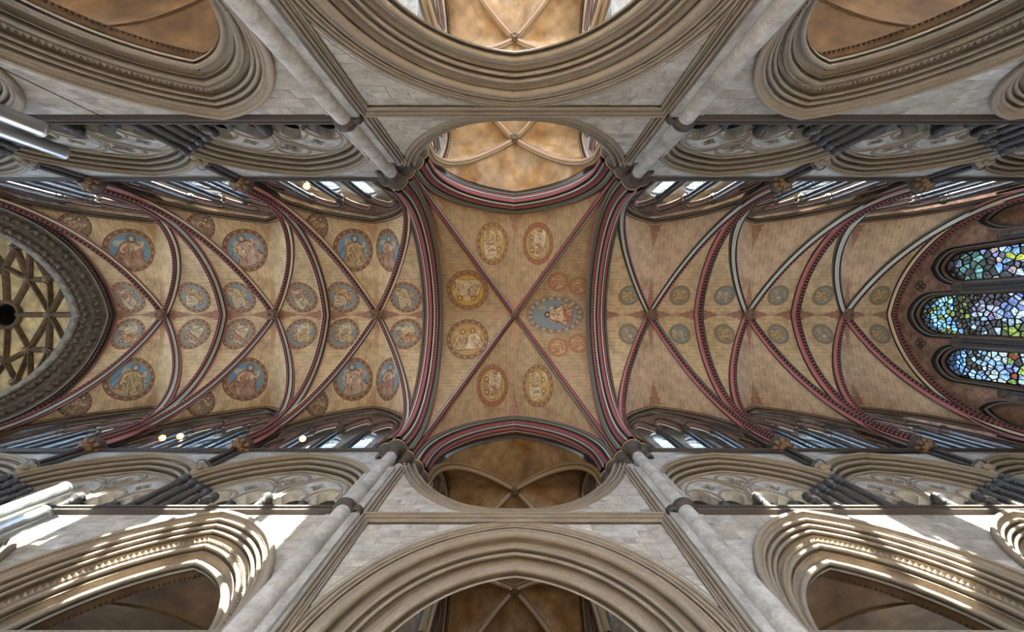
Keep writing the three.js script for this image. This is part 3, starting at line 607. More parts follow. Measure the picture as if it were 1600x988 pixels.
// arcade arches
{
  const proto = new THREE.Group(), hv = arch(ARC.s, ARC.hs, ARC.rise, 26, 5.6);
  proto.userData = { category: 'arch' };
  part(proto, 'hood_mould', sweep(hv, profile([0.1, 0.05], [[0.1, -0.05], [-0.02, -0.12, 0.9, 5], [-0.07, -0.02, -0.7, 4], [-0.1, 0.06]])), M.moulding);
  part(proto, 'outer_order', sweep(hv, moulded(-0.08, 0.02, -0.4, 0.3, 'R1 S.4 R1 S.4 R.9 S.3')), M.moulding);
  part(proto, 'middle_order', sweep(hv, moulded(-0.4, 0.3, -0.7, 0.56, 'H2.2 F.25 R1.1 S.4 F.2')), M.moulding);
  part(proto, 'inner_order', sweep(hv, moulded(-0.7, 0.56, -0.95, 0.8, 'H1.8 R1.2 S.3')), M.moulding);
  part(proto, 'soffit', sweep(hv, profile([-0.95, 0.8], [[-0.93, 0.86], [-0.4, 1.0], [0.05, 1.06]])), M.moulding);
  const tooth = () => { const g = new THREE.ConeGeometry(0.052, 0.085, 4); g.rotateX(-Math.PI / 2); return g; };
  part(proto, 'dogtooth', studs(hv, -0.51, 0.34, 0.105, tooth), M.moulding, undefined, 'stuff');
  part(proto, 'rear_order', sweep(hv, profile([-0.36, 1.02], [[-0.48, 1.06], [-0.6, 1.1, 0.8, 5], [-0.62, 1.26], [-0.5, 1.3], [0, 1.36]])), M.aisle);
  const tooth2 = () => { const g = new THREE.ConeGeometry(0.042, 0.06, 4); g.rotateX(-Math.PI / 2); return g; };
  part(proto, 'dogtooth', studs(arch(ARC.s, ARC.hs, ARC.rise, 26, 5.6), -0.64, 1.19, 0.1, tooth2), M.capital, undefined, 'stuff');
  let first = true;
  for (const s of SIDES) for (const b of BAYS) if (b.k < 2) copyOf(proto, 'arcade_arch', `big moulded arcade arch, ${s.where}, ${ORD[b.k]} ${b.to}`, [b.xc, 0, s.z * W], s.turn, undefined, b.len / BAY);
}
// triforium arches
{
  const proto = new THREE.Group(); proto.userData = { category: 'arch' };
  const R = (c, w, spring, q = 0.34) => { const o = []; for (let i = 0; i <= 30; i++) { const a = Math.PI * (1 - i / 30), r = w * (0.78 + q * Math.abs(Math.cos(1.5 * (a - Math.PI / 2)))); o.push([c + r * Math.cos(a), spring + 1.25 * r * Math.sin(a)]); } return o; };
  const quatre = (cx, cy, r, lobes = 2, n = 48) => Array.from({ length: n }, (_, i) => { const a = i / n * Math.PI * 2, q = r * (0.5 + 0.5 * Math.abs(Math.cos(lobes * a))); return [cx + q * Math.cos(a), cy + q * Math.sin(a)]; });
  const ringAt = (cx, cy, r, runs) => sweep([Array.from({ length: 33 }, (_, i) => { const a = i / 32 * Math.PI * 2; return [cx + r * Math.cos(a), cy + r * Math.sin(a), Math.cos(a), Math.sin(a)]; })], runs);
  const rolls = moulded(0, 0, -0.55, 0.5, 'R1 S.45 R1.1 S.5 R1.1 S.5 R1 F.2');
  part(proto, 'arch_moulding', sweep(TRI, profile([0.06, 0.04], [[0.06, -0.06], [-0.05, -0.06, 0.9, 5], [-0.03, 0.03]]).concat(rolls)), M.moulding);
  const inner = outline(TRI, -0.53), lights = [-1.72, -0.58, 0.58, 1.72];
  const base = []; for (const c of lights) base.push([c - 0.45 * 1.02, 13.02], ...R(c, 0.45, 13.1), [c + 0.45 * 1.02, 13.02]);
  const edge = [[-2.42, 13.02], ...base, [2.42, 13.02], ...inner.slice().reverse()];
  part(proto, 'tracery', plate(edge, [quatre(0, 14.52, 0.42), quatre(-1.15, 14.0, 0.26), quatre(1.15, 14.0, 0.26)], 0.5, 0.85, 0.015), M.stone, 'pale plate tracery pierced with quatrefoils');
  part(proto, 'foil_ring', ringAt(0, 14.52, 0.56, moulded(0.05, 0.5, -0.07, 0.5, 'R1')), M.moulding);
  const sub = arch(1.12, 13.35, 1.35, 16, 13.05), subRuns = moulded(0.08, 0.47, -0.17, 0.52, 'R1 S.5 R.9');
  for (const c of [-1.15, 1.15]) {
    const g = sweep(sub, subRuns); g.translate(c, 0, 0); part(proto, 'sub_arch', g, M.moulding);
    for (const q of [-0.57, 0.57]) { const k = sweep(arch(0.55, 13.12, 0.62, 10, 13.02), moulded(0.05, 0.5, -0.04, 0.5, 'R1')); k.translate(c + q, 0, 0); part(proto, 'light_arch', k, M.moulding); }
  }
  const capital = (x, d, r) => lathe([[r, 0], [r * 1.35, 0.03], [r * 1.05, 0.07], [r * 1.25, 0.16], [r * 1.9, 0.24], [r * 2.0, 0.3], [r * 1.6, 0.33], [r * 1.95, 0.38], [r * 1.7, 0.44], [0.01, 0.44]], x, 12.62, d, 18);
  for (const [x, d, r] of [[0, 0.42, 0.1], [0, 0.72, 0.1], [-1.15, 0.66, 0.085], [1.15, 0.66, 0.085], [-2.34, 0.66, 0.085], [2.34, 0.66, 0.085]]) {
    const sh = part(proto, 'shaft', cyl(r, r, H_TRI + 0.05, 12.64, x, d, 16), M.purbeck, 'slender dark marble shaft'); part(sh, 'shaft_capital', capital(x, d, r), M.purbeck);
  }
  for (const s of SIDES) for (const b of BAYS) copyOf(proto, 'triforium_arch', `gallery arch over foiled tracery, ${s.where}, ${ORD[b.k]} ${b.to}`, [b.xc, 0, s.z * W], s.turn, undefined, b.len / BAY);
}
// clustered dark shafts between the triforium arches, and the vaulting shafts above them
{
  const proto = new THREE.Group(); proto.userData = { category: 'column' };
  part(proto, 'pier_core', plate([[-1.02, 0], [1.02, 0], [1.02, 0.01], [-1.02, 0.01]], [], 0, 0.01), M.stone).geometry = (() => {
    const g = new THREE.ExtrudeGeometry(shape([[0, 0.1], [0.98, 0.66], [0.98, 0.92], [-0.98, 0.92], [-0.98, 0.66]]), { depth: 13.6 - H_TRI, bevelEnabled: false }); g.rotateX(Math.PI / 2); g.translate(0, 13.6, 0); return g; })();
  for (let k = -4; k <= 4; k++) {
    const x = 0.235 * k, d = 0.0 + 0.155 * Math.abs(k), r = 0.1;
    const sh = part(proto, 'shaft', cyl(r, r, H_TRI + 0.05, 13.2, x, d, 16), M.purbeck);
    part(sh, 'shaft_capital', lathe([[r, 0], [r * 1.3, 0.03], [r * 1.02, 0.07], [r * 1.1, 0.17], [r * 1.6, 0.25], [r * 1.62, 0.31], [r * 1.25, 0.34], [r * 1.6, 0.39], [r * 1.4, 0.45], [0.01, 0.45]], x, 13.15, d, 16), M.purbeck);
  }
  const vs = new THREE.Group(); vs.userData = { category: 'column' };
  part(vs, 'corbel', merge([lathe([[0.02, 0], [0.1, 0.08], [0.16, 0.25], [0.2, 0.42], [0.24, 0.46], [0.22, 0.52], [0.01, 0.53]], 0, 13.75, -0.06, 16), ...[-0.6, 0, 0.6].map((a) => { const g = new THREE.IcosahedronGeometry(0.1, 1); g.translate(Math.sin(a) * 0.17, 13.98, -0.06 - Math.cos(a) * 0.17); return g; })]), M.moulding);
  for (const [x, d] of [[0, -0.2], [-0.15, -0.08], [0.15, -0.08]]) part(vs, 'shaft', cyl(0.075, 0.075, 14.25, 15.85, x, d, 14), M.purbeck);
  part(vs, 'neck_ring', lathe([[0.26, 0], [0.31, 0.03], [0.26, 0.06]], 0, 14.24, -0.08, 20), M.purbeck);
  { const g = lathe([[0.2, 0], [0.22, 0.15], [0.3, 0.42], [0.4, 0.58], [0.43, 0.62], [0.4, 0.68], [0.01, 0.7]], 0, 15.8, -0.12, 20); part(vs, 'capital_bell', g, M.capital);
    const q = leafBall(0.36, 0.8, 9); q.translate(0, 16.1, -0.16); part(vs, 'capital_leaves', q, M.gilt, 'gilded stiff-leaf carving'); }
  for (const s of SIDES) for (const { e, to } of DIRS) for (const k of [1, 2]) {
    const at = [e[k], 0, s.z * W], where = `${s.where}, ${['nearest the crossing', 'second from the crossing'][k - 1]} ${to}`;
    copyOf(proto, 'clustered_pier', `cluster of dark shafts, ${where}`, at, s.turn);
    copyOf(vs, 'vaulting_shaft', `leafy-capped triple wall shaft, ${where}`, at, s.turn);
  }
}
// clerestory arcades
{
  const proto = new THREE.Group(); proto.userData = { category: 'arcade' };
  const wallArc = arcFn(2.85, 17.8, 5.05), L = [[-1.38, 0.6, 20.0, 1.25], [0, 0.6, 20.35, 1.6], [1.38, 0.6, 20.0, 1.25]];
  const outerLights = (sg) => [sg * 2.4, 0.2, 17.4, 0.8];
  const all = [outerLights(-1), ...L, outerLights(1)], bottom = [[-2.8, 17.2]];
  for (const [c, w, sp, rise] of all) bottom.push(...outline(arch(w + 0.083, sp, rise + 0.083, 12)).map(([u, h]) => [u + c, h]));
  bottom.push([2.8, 17.2]);
  const top = outline(halvesFrom(arcFn(2.85, 17.8, 5.05), 14)).reverse();
  part(proto, 'painted_spandrel', plate([...bottom, ...top], [], 0.12, 0.4), M.clerePaint, 'brown painted wall above the lights');
  for (const [c, w, sp, rise] of all) { const g = sweep(arch(w + 0.02, sp, rise + 0.02, 18), moulded(0.075, 0.06, -0.08, 0.44, 'R1 S.4 R1 S.4 R1 S.4 R.8'), true); g.translate(c, 0, 0); part(proto, 'light_arch', g, M.clereArch); }
  for (const x of [-2.07, -0.69, 0.69, 2.07]) {
    const hh = 19.98, sh = part(proto, 'shaft', merge([cyl(0.085, 0.085, H_CLE + 0.14, hh - 0.2, x, 0.16, 14), cyl(0.085, 0.085, H_CLE + 0.14, hh - 0.2, x, 0.36, 14)]), M.purbeck, 'tall dark marble shaft');
    part(sh, 'shaft_capital', merge([0.16, 0.36].map((d) => lathe([[0.085, 0], [0.12, 0.03], [0.09, 0.06], [0.11, 0.18], [0.17, 0.26], [0.18, 0.31], [0.14, 0.34], [0.17, 0.39], [0.01, 0.42]], x, hh - 0.3, d, 14))), M.capital);
    if (Math.abs(x) > 1) part(proto, 'jamb', box(x - 0.06, x + 0.06, 17.3, 20.1, 0.14, 0.38), M.clerePaint);
  }
  for (const sg of [-1, 1]) part(proto, 'jamb_shaft', merge([cyl(0.08, 0.08, H_CLE + 0.14, 17.3, sg * 2.72, 0.2, 12), cyl(0.06, 0.06, H_CLE + 0.14, 18.4, sg * 2.86, 0.05, 12)]), M.purbeck);
  for (const s of SIDES) for (const b of BAYS) copyOf(proto, 'clerestory_arcade', `stepped clerestory arcade, above the ${s.where}, ${ORD[b.k]} ${b.to}`, [b.xc, 0, s.z * W], s.turn, undefined, b.len / BAY);
}

// ------------------------------------------------------------------ crossing piers
for (const sx of [-1, 1]) for (const s of SIDES) {
  const who = `at the crossing's ${s.z > 0 ? 'upper' : 'lower'} corner ${sx > 0 ? 'towards the stained glass' : 'towards the organ pipes'}`;
  const mir = (g) => { return sx * s.z < 0 ? mirrored(g, 'x') : g; };   // local +x points away from the crossing
  const st = setting('pillar', [0, 0, 0], s.turn), sg = sx * s.z;
  const X = (a, b, ...r) => box(Math.min(sg * a, sg * b), Math.max(sg * a, sg * b), ...r);
  const prism = (pts, y0, y1) => { const g = new THREE.ExtrudeGeometry(shape(pts.map(([x, z]) => [x, -z])), { depth: y1 - y0, bevelEnabled: false }); g.rotateX(-Math.PI / 2); g.translate(0, y0, 0); return sg < 0 ? mirrored(g, 'x') : g; };
  part(st, 'pier_core', merge([X(3.95, 5.0, -1.5, 14.3, 5.53, 7.1), prism([[5.02, 5.53], [4.86, 5.53], [3.88, 6.5], [3.88, 7.1], [5.02, 7.1]], 14.2, 16.3), prism([[5.4, 5.68], [4.85, 5.75], [4.32, 6.25], [4.3, 7.0], [5.4, 7.0]], 16.2, 24.4), X(5.0, 6.3, -1.5, 7.0, 5.53, 7.1)]), M.stone);
  const t = thing('pier_shaft', `thick pale pier shaft, dark ring, ${who}`, 'column', [sx * 4.72, 0, s.z * 5.44], s.turn);
  part(t, 'shaft', cyl(0.23, 0.23, -1.5, 15.5, 0, 0, 24), M.stone);
  for (const h of [2.5, H_TRI]) part(t, 'ring', lathe([[0.22, -0.16], [0.3, -0.12], [0.34, -0.05], [0.27, 0], [0.34, 0.06], [0.3, 0.13], [0.22, 0.16]], 0, h, 0, 24), M.purbeckDull, 'dark marble ring');
  part(t, 'side_fillet', mir(box(-0.46, -0.2, -1.5, 14.4, 0.0, 0.1)), M.stone);
  part(t, 'side_ring', mir(lathe([[0.1, -0.12], [0.16, -0.08], [0.17, 0.05], [0.1, 0.12]], -0.34, H_TRI - 0.02, 0.02, 16)), M.purbeckDull);
  const c = thing('pier_capital', `dark lobed capital ${who}`, 'capital', [0, 0, 0], 0);
  const lobes = [[5.14, 5.5, 0.17], [4.74, 5.46, 0.27], [4.42, 5.86, 0.26], [4.08, 6.23, 0.26], [3.82, 6.6, 0.2]];
  const ring = (pts) => merge(lobes.map(([x, z, r]) => lathe(pts.map(([q, y]) => [Math.max(0.01, r + q), y]), sx * x, 0, s.z * z, 24)));
  part(c, 'bell', ring([[-0.07, 15.3], [-0.06, 15.7], [0.0, 15.92], [0.08, 16.02]]), M.capital);
  part(c, 'neck_ring', ring([[-0.07, 15.32], [0.02, 15.36], [0.02, 15.44], [-0.07, 15.48]]), M.purbeckDull);
  part(c, 'abacus', ring([[0.06, 16.02], [0.16, 16.06], [0.17, 16.14], [0.09, 16.2], [0.17, 16.27], [0.14, 16.36], [-0.9, 16.36]]), M.purbeckDull);
  part(c, 'gilt_line', ring([[0.13, 16.15], [0.175, 16.17], [0.18, 16.2], [0.13, 16.22]]), M.giltLine);
  part(c, 'shaft', merge(lobes.map(([x, z, r]) => cyl(r * 0.78, r * 0.78, 10.9, 15.4, sx * x, s.z * (z + (z < 5.6 ? 0.12 : 0)), 20))), M.stone);
  c.userData.category = 'capital';
}
// ------------------------------------------------------------------ strainer screens between the crossing piers
for (const s of SIDES) {
  const t = thing('strainer_arch', `pointed strainer arch carrying an inverted arch across the ${s.z > 0 ? 'top' : 'bottom'} of the crossing`, 'arch', [0, 0, s.z * W], s.turn);
  const lowFn = arcFn(4.1, 6.2, 4.6), low = arch(4.1, 6.2, 4.6, 64, -1.5);
  part(t, 'hood_mould', sweep(low, moulded(0.06, 0.03, -0.3, 0.0, 'R1 S.45 R1 S.45 R1 S.4')), M.moulding);
  part(t, 'outer_order', sweep(low, moulded(-0.3, 0.0, -0.66, 0.16, 'F.5 S.35 F.5 h1 R2.4 S.4')), M.moulding);
  part(t, 'middle_order', sweep(low, moulded(-0.66, 0.16, -0.98, 0.44, 'H2 R1 S.5 R1 S.4')), M.moulding);
  part(t, 'inner_order', sweep(low, moulded(-0.98, 0.44, -1.3, 0.7, 'H1.6 F.6 R1.5 S.5 F.5').concat([[[-1.3, 0.7], [-1.24, 0.74], [-0.3, 1.0], [0, 1.4]]])), M.moulding);
  // the inverted arch: curve from the string course up to the piers
  const key = [[0, 10.95], [0.87, 11.02], [1.81, 11.37], [2.55, 11.98], [3.1, 12.62], [3.5, 13.25], [3.87, 14.0], [4.15, 14.75]], cr = new THREE.CatmullRomCurve3(key.map(([u, h]) => new THREE.Vector3(u, h, 0)));
  const invFn = (q) => { const p = cr.getPoint(q); return [p.x, p.y]; }, n = 26, right = Array.from({ length: n + 1 }, (_, i) => invFn(i / n)).map(([u, h], i, A) => {
    const a = A[Math.max(0, i - 1)], b = A[Math.min(n, i + 1)], L = Math.hypot(b[0] - a[0], b[1] - a[1]); let nu = -(b[1] - a[1]) / L, nh = (b[0] - a[0]) / L; if (!i) { nh = 1 / nh; nu = 0; } return [u, h, nu, nh]; });
  const inv = [right.slice().reverse().map(([u, h, nu, nh]) => [-u, h, -nu, nh]), right];
  part(t, 'inverted_arch', sweep(inv, moulded(-0.04, 0.02, 0.5, 0.24, 'R1 S.4 R1 S.5 F.4 R1.2 S.6 R1').concat([[[0.5, 0.24], [0.5, 1.1], [0, 1.4]]])), M.moulding);
  const invAt = (u) => { let a = 0, b = 1; for (let i = 0; i < 24; i++) { const m = (a + b) / 2; if (invFn(m)[0] < Math.abs(u)) a = m; else b = m; } return invFn(a)[1]; };
  const invX = (h) => { if (h <= 10.95) return 0; let a = 0, b = 1; for (let i = 0; i < 24; i++) { const m = (a + b) / 2; if (invFn(m)[1] < h) a = m; else b = m; } return invFn(a)[0]; };
  const frame = moulded(0.25, -0.03, -0.25, -0.03, 'R1 S.5 R1 S.4 F.5 S.4 R1'), F = [[-4.0, -1.5, -0.6, 0], [-4.0, 10.86, -0.6, 1], [4.0, 10.86, 0.6, 1], [4.0, -1.5, 0.6, 0]];
  part(t, 'string_moulding', sweep([[F[1], F[2]]], frame), M.moulding);
  for (const [a, b] of [[F[0], F[1]], [F[2], F[3]]]) part(t, 'frame_moulding', sweep([[a, b]], frame), M.moulding);
  for (const q of [-1, 1]) {
    part(t, 'frame_moulding', sweep(straight([q * 4.0, 11.1], [q * 4.0, 14.5]), moulded(0.15, -0.03, -0.15, -0.03, 'R1 S.5 R1 S.5 R1')), M.moulding);
    const wall = part(t, 'spandrel', plate([[q * 4.1, 6.3], [q * 4.1, 10.8], [0, 10.8], ...Array.from({ length: 16 }, (_, i) => { const h = 10.75 - i * 0.28; return [q * Math.min(4.05, lowFn.halfAt(h) + 0.02), h]; })], [], 0.05, 1.4), M.mortar);
    const lo = (h) => Math.min(3.84, lowFn.halfAt(h) - 0.05), Lf = q > 0 ? lo : () => -3.86, Rf = q > 0 ? () => 3.86 : (h) => -lo(h);
    ashlar(wall, 7.6, 10.56, 0.3, Lf, Rf, 'ashlar_stone', [0.45, 0.95]);
    const up = part(t, 'spandrel', plate([[q * 4.1, 14.6], [q * 4.1, 10.9], ...Array.from({ length: 20 }, (_, i) => [q * i / 19 * 4.05, Math.max(10.9, invAt(i / 19 * 4.05))])].reverse(), [], 0.05, 1.1), M.mortar);
    const hi = (h) => invX(h) + 0.0, U = q > 0 ? hi : () => -3.86, V = q > 0 ? () => 3.86 : (h) => -hi(h);
    ashlar(up, 11.1, 13.95, 0.3, U, V, 'ashlar_stone', [0.45, 0.95]);
  }
  // transept side walls and end wall behind the screen
  const w = setting(s.z > 0 ? 'wall_south' : 'wall_north', [0, 0, 0], s.turn);
  for (const q of [-1, 1]) for (const zc of [10.25, 16.1]) {
    const win = outline(arch(0.62, 21.3, 1.2, 8)), side = outline(arch(0.5, 20.2, 1.0, 8)), H = (o, c, y0) => o.map(([u, h]) => [u + c, h]).concat([[c + o.at(-1)[0], y0], [c + o[0][0], y0]]);
    const g = plate([[-3.1, -1.5], [3.1, -1.5], [3.1, 24], [-3.1, 24]], [H(win, 0, 16.9), H(side, -1.6, 16.9), H(side, 1.6, 16.9), H(outline(arch(1.5, 11, 1.6, 8)), 0, 2)], 0, 0.4);
    g.rotateY(q * Math.PI / 2); g.translate(q * 5.0, 0, zc); part(w, 'transept_wall', g, M.stone);
    for (const o of [H(win, 0, 16.9), H(side, -1.6, 16.9), H(side, 1.6, 16.9), H(outline(arch(1.5, 11, 1.6, 8)), 0, 2)]) { const p = plate(o, [], 0.18, 0.2); p.rotateY(q * Math.PI / 2); p.translate(q * 5.0, 0, zc); part(w, 'pane', p, s.z > 0 ? M.clear : M.dimGlass); }
    const inner = plate([[-3.1, 16], [3.1, 16], [3.1, 23.9], [-3.1, 23.9]], [H(outline(arch(0.815, 20.9, 1.77, 12)), 0, 16.4), H(outline(arch(0.675, 19.8, 1.475, 12)), -1.55, 16.4), H(outline(arch(0.675, 19.8, 1.475, 12)), 1.55, 16.4)], 0, 0.3);
    inner.rotateY(q * Math.PI / 2); inner.translate(q * 3.95, 0, zc); part(w, 'transept_clerestory', inner, M.stone);
    part(w, 'transept_gallery_floor', box(Math.min(q * 3.9, q * 5.2), Math.max(q * 3.9, q * 5.2), 15.8, 16.2, zc - 3.1, zc + 3.1), M.stone);
    for (const [c, wd, sp, rs] of [[0, 0.74, 20.9, 1.7], [-1.55, 0.6, 19.8, 1.4], [1.55, 0.6, 19.8, 1.4]]) { const m = sweep(arch(wd, sp, rs, 34, 17), moulded(0.08, -0.05, -0.08, 0.32, 'R1 S.4 R1 S.4 R1 S.4 R1'), true); m.rotateY(q * Math.PI / 2); m.translate(q * 3.95, 0, zc + c); part(w, 'light_arch', m, M.clereArch); }
  }
  if (s.z < 0) part(w, 'pane', box(-5, 5, 1, 23, 19.4, 19.42), M.dimGlass);
  part(w, 'transept_end', piercedWall(10.4, -1.5, 24, [[2.2, 1.0, 2, 13], [5.2, 1.2, 2, 14], [8.2, 1.0, 2, 13], [3.4, 0.8, 16, 21], [5.2, 0.9, 16, 22.5], [7, 0.8, 16, 21]], 0.5).translate(-5.2, 0, 19.2), M.stone);
}
// ------------------------------------------------------------------ aisle vaults, seen through the arcade arches
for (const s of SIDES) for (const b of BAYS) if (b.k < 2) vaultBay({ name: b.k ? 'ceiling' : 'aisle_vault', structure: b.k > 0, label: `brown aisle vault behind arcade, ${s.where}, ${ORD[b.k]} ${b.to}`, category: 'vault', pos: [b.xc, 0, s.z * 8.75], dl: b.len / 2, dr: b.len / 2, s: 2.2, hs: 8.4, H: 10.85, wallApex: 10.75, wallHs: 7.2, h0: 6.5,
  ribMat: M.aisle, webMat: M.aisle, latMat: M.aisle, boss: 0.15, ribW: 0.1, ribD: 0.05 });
// arcade pillars, below the picture
for (const s of SIDES) for (const { e } of DIRS) for (const k of [1, 2]) {
  const p = setting('pillar', [e[k], -1.5, s.z * (W + 0.5)], s.turn);
  part(p, 'shaft', merge([cyl(0.5, 0.5, 0, 7.3, 0, 0, 24), ...[0, 1, 2, 3, 4, 5, 6, 7].map((i) => cyl(0.11, 0.11, 0.3, 7.2, 0.6 * Math.cos(i * Math.PI / 4), 0.6 * Math.sin(i * Math.PI / 4), 12))]), M.purbeck);
  part(p, 'capital', lathe([[0.62, 7.1], [0.7, 7.4], [1.0, 7.8], [1.06, 7.95], [1.0, 8.5], [0.01, 8.5]], 0, 0, 0, 24), M.stone);
}
// ------------------------------------------------------------------ east wall with stained glass lancets
const lancets = [[0, 1.0, 21.4, 1.22, 'central'], [-2.47, 0.72, 20.35, 0.92, 'upper'], [2.47, 0.72, 20.35, 0.92, 'lower']];   // local x runs towards the picture's lower edge negative
{
  const w = setting('wall_east', [22.2, 0, 0], Math.PI / 2);   // local x -> world -z, local z -> world +x
  const L = [[0, 1.06, 21.4, 1.3], [-2.47, 0.8, 20.35, 1.02], [2.47, 0.8, 20.35, 1.02]], blind = [[-4.5, 0.62, 18.0, 1.3], [4.5, 0.62, 18.0, 1.3]];
  const holes = L.map(([c, wd, sp, rs]) => outline(arch(wd, sp, rs, 14)).map(([u, h]) => [u + c, h]).concat([[c + wd, 10.02], [c - wd, 10.02]]));
  part(w, 'glazed_wall', plate([[-6.2, -1.5], [6.2, -1.5], [6.2, 24.3], [-6.2, 24.3]], holes, 0.55, 1.2), M.eastPaint);
  const front = [...L.map(([c, wd, sp, rs]) => [c, wd + 0.1, sp, rs + 0.1]), ...blind.map(([c, wd, sp, rs]) => [c, wd - 0.06, sp, rs - 0.06])].map(([c, wd, sp, rs]) => outline(arch(wd + 0.115, sp, rs + 0.115, 14)).map(([u, h]) => [u + c, h]).concat([[c + wd + 0.115, 9.7], [c - wd - 0.115, 9.7]]));
  part(w, 'screen_wall', plate([[-5.5, -1.5], [5.5, -1.5], [5.5, 17.4], ...outline(arch(5.3, 17.4, 6.3, 20)).reverse(), [-5.5, 17.4]], front, 0.0, 0.3), M.eastPaint);
  for (const [c, wd, sp, rs] of [...L.map(([a, b, ...r]) => [a, b + 0.1, r[0], r[1] + 0.1]), ...blind.map(([c, wd, sp, rs]) => [c, wd - 0.06, sp, rs - 0.06])]) { const g = sweep(arch(wd, sp, rs, 110, 9.7), moulded(0.12, -0.06, -0.1, 0.56, 'R1 S.4 R1 S.4 R1 S.4 R1'), true); g.translate(c, 0, 0); part(w, 'lancet_moulding', g, M.eastArch); }
  for (const c of [-1.36, 1.36]) for (const q of [-0.09, 0.09]) {
    const sh = part(w, 'shaft', cyl(0.1, 0.1, 9.7, 19.9, c + q, -0.12, 16), M.purbeck); part(sh, 'shaft_capital', lathe([[0.1, 0], [0.15, 0.03], [0.11, 0.07], [0.14, 0.2], [0.21, 0.3], [0.22, 0.36], [0.01, 0.44]], c + q, 19.8, -0.12, 16), M.capital);
  }
  for (const c of [-3.55, 3.55]) { const sh = part(w, 'shaft', cyl(0.1, 0.1, 9.7, 18.0, c, -0.1, 16), M.purbeck); part(sh, 'shaft_capital', lathe([[0.1, 0], [0.15, 0.03], [0.11, 0.07], [0.14, 0.2], [0.21, 0.3], [0.22, 0.36], [0.01, 0.44]], c, 17.9, -0.1, 16), M.capital); }
  part(w, 'sill', box(-5.4, 5.4, 9.5, 9.72, -0.3, 0.6), M.stone);
  for (const [x, h] of [[1.55, 22.0], [-1.55, 22.0]]) { const q = Array.from({ length: 4 }, (_, i) => { const g = new THREE.TorusGeometry(0.13, 0.035, 6, 16); g.translate(x + 0.15 * Math.cos(i * 1.571), h + 0.15 * Math.sin(i * 1.571), -0.02); return g; }); part(w, 'carved_quatrefoil', merge(q), M.capital); }
}
// stained glass: leaded pieces cut from each lancet
const glassPaint = canvasMap(512, 512, (g, w) => { g.fillStyle = '#ffffff'; g.fillRect(0, 0, w, w); for (let k = 0; k < 900; k++) { g.strokeStyle = `rgba(20,14,14,${rr(0.1, 0.6)})`; g.lineWidth = rr(1, 5); const x = rnd() * w, y = rnd() * w; g.beginPath(); g.moveTo(x, y); g.quadraticCurveTo(x + rr(-30, 30), y + rr(-30, 30), x + rr(-40, 40), y + rr(-40, 40)); g.stroke(); } });
glassPaint.repeat.set(0.5, 0.5);
const GLASS = {};
function glass(hex) { return GLASS[hex] ??= new THREE.MeshPhysicalMaterial({ transmission: 1, thickness: 0, roughness: 0.25, color: new THREE.Color(hex).lerp(new THREE.Color('#c0b8a8'), 0.36).multiplyScalar(0.6), map: glassPaint }); }
function clip(poly, px, py, nx, ny) {                     // keep the side where (p - P) . n <= 0
  const out = []; for (let i = 0; i < poly.length; i++) {
    const a = poly[i], b = poly[(i + 1) % poly.length], da = (a[0] - px) * nx + (a[1] - py) * ny, db = (b[0] - px) * nx + (b[1] - py) * ny;
    if (da <= 0) out.push(a); if (da * db < 0) { const t = da / (da - db); out.push([lerp(a[0], b[0], t), lerp(a[1], b[1], t)]); }
  } return out;
}
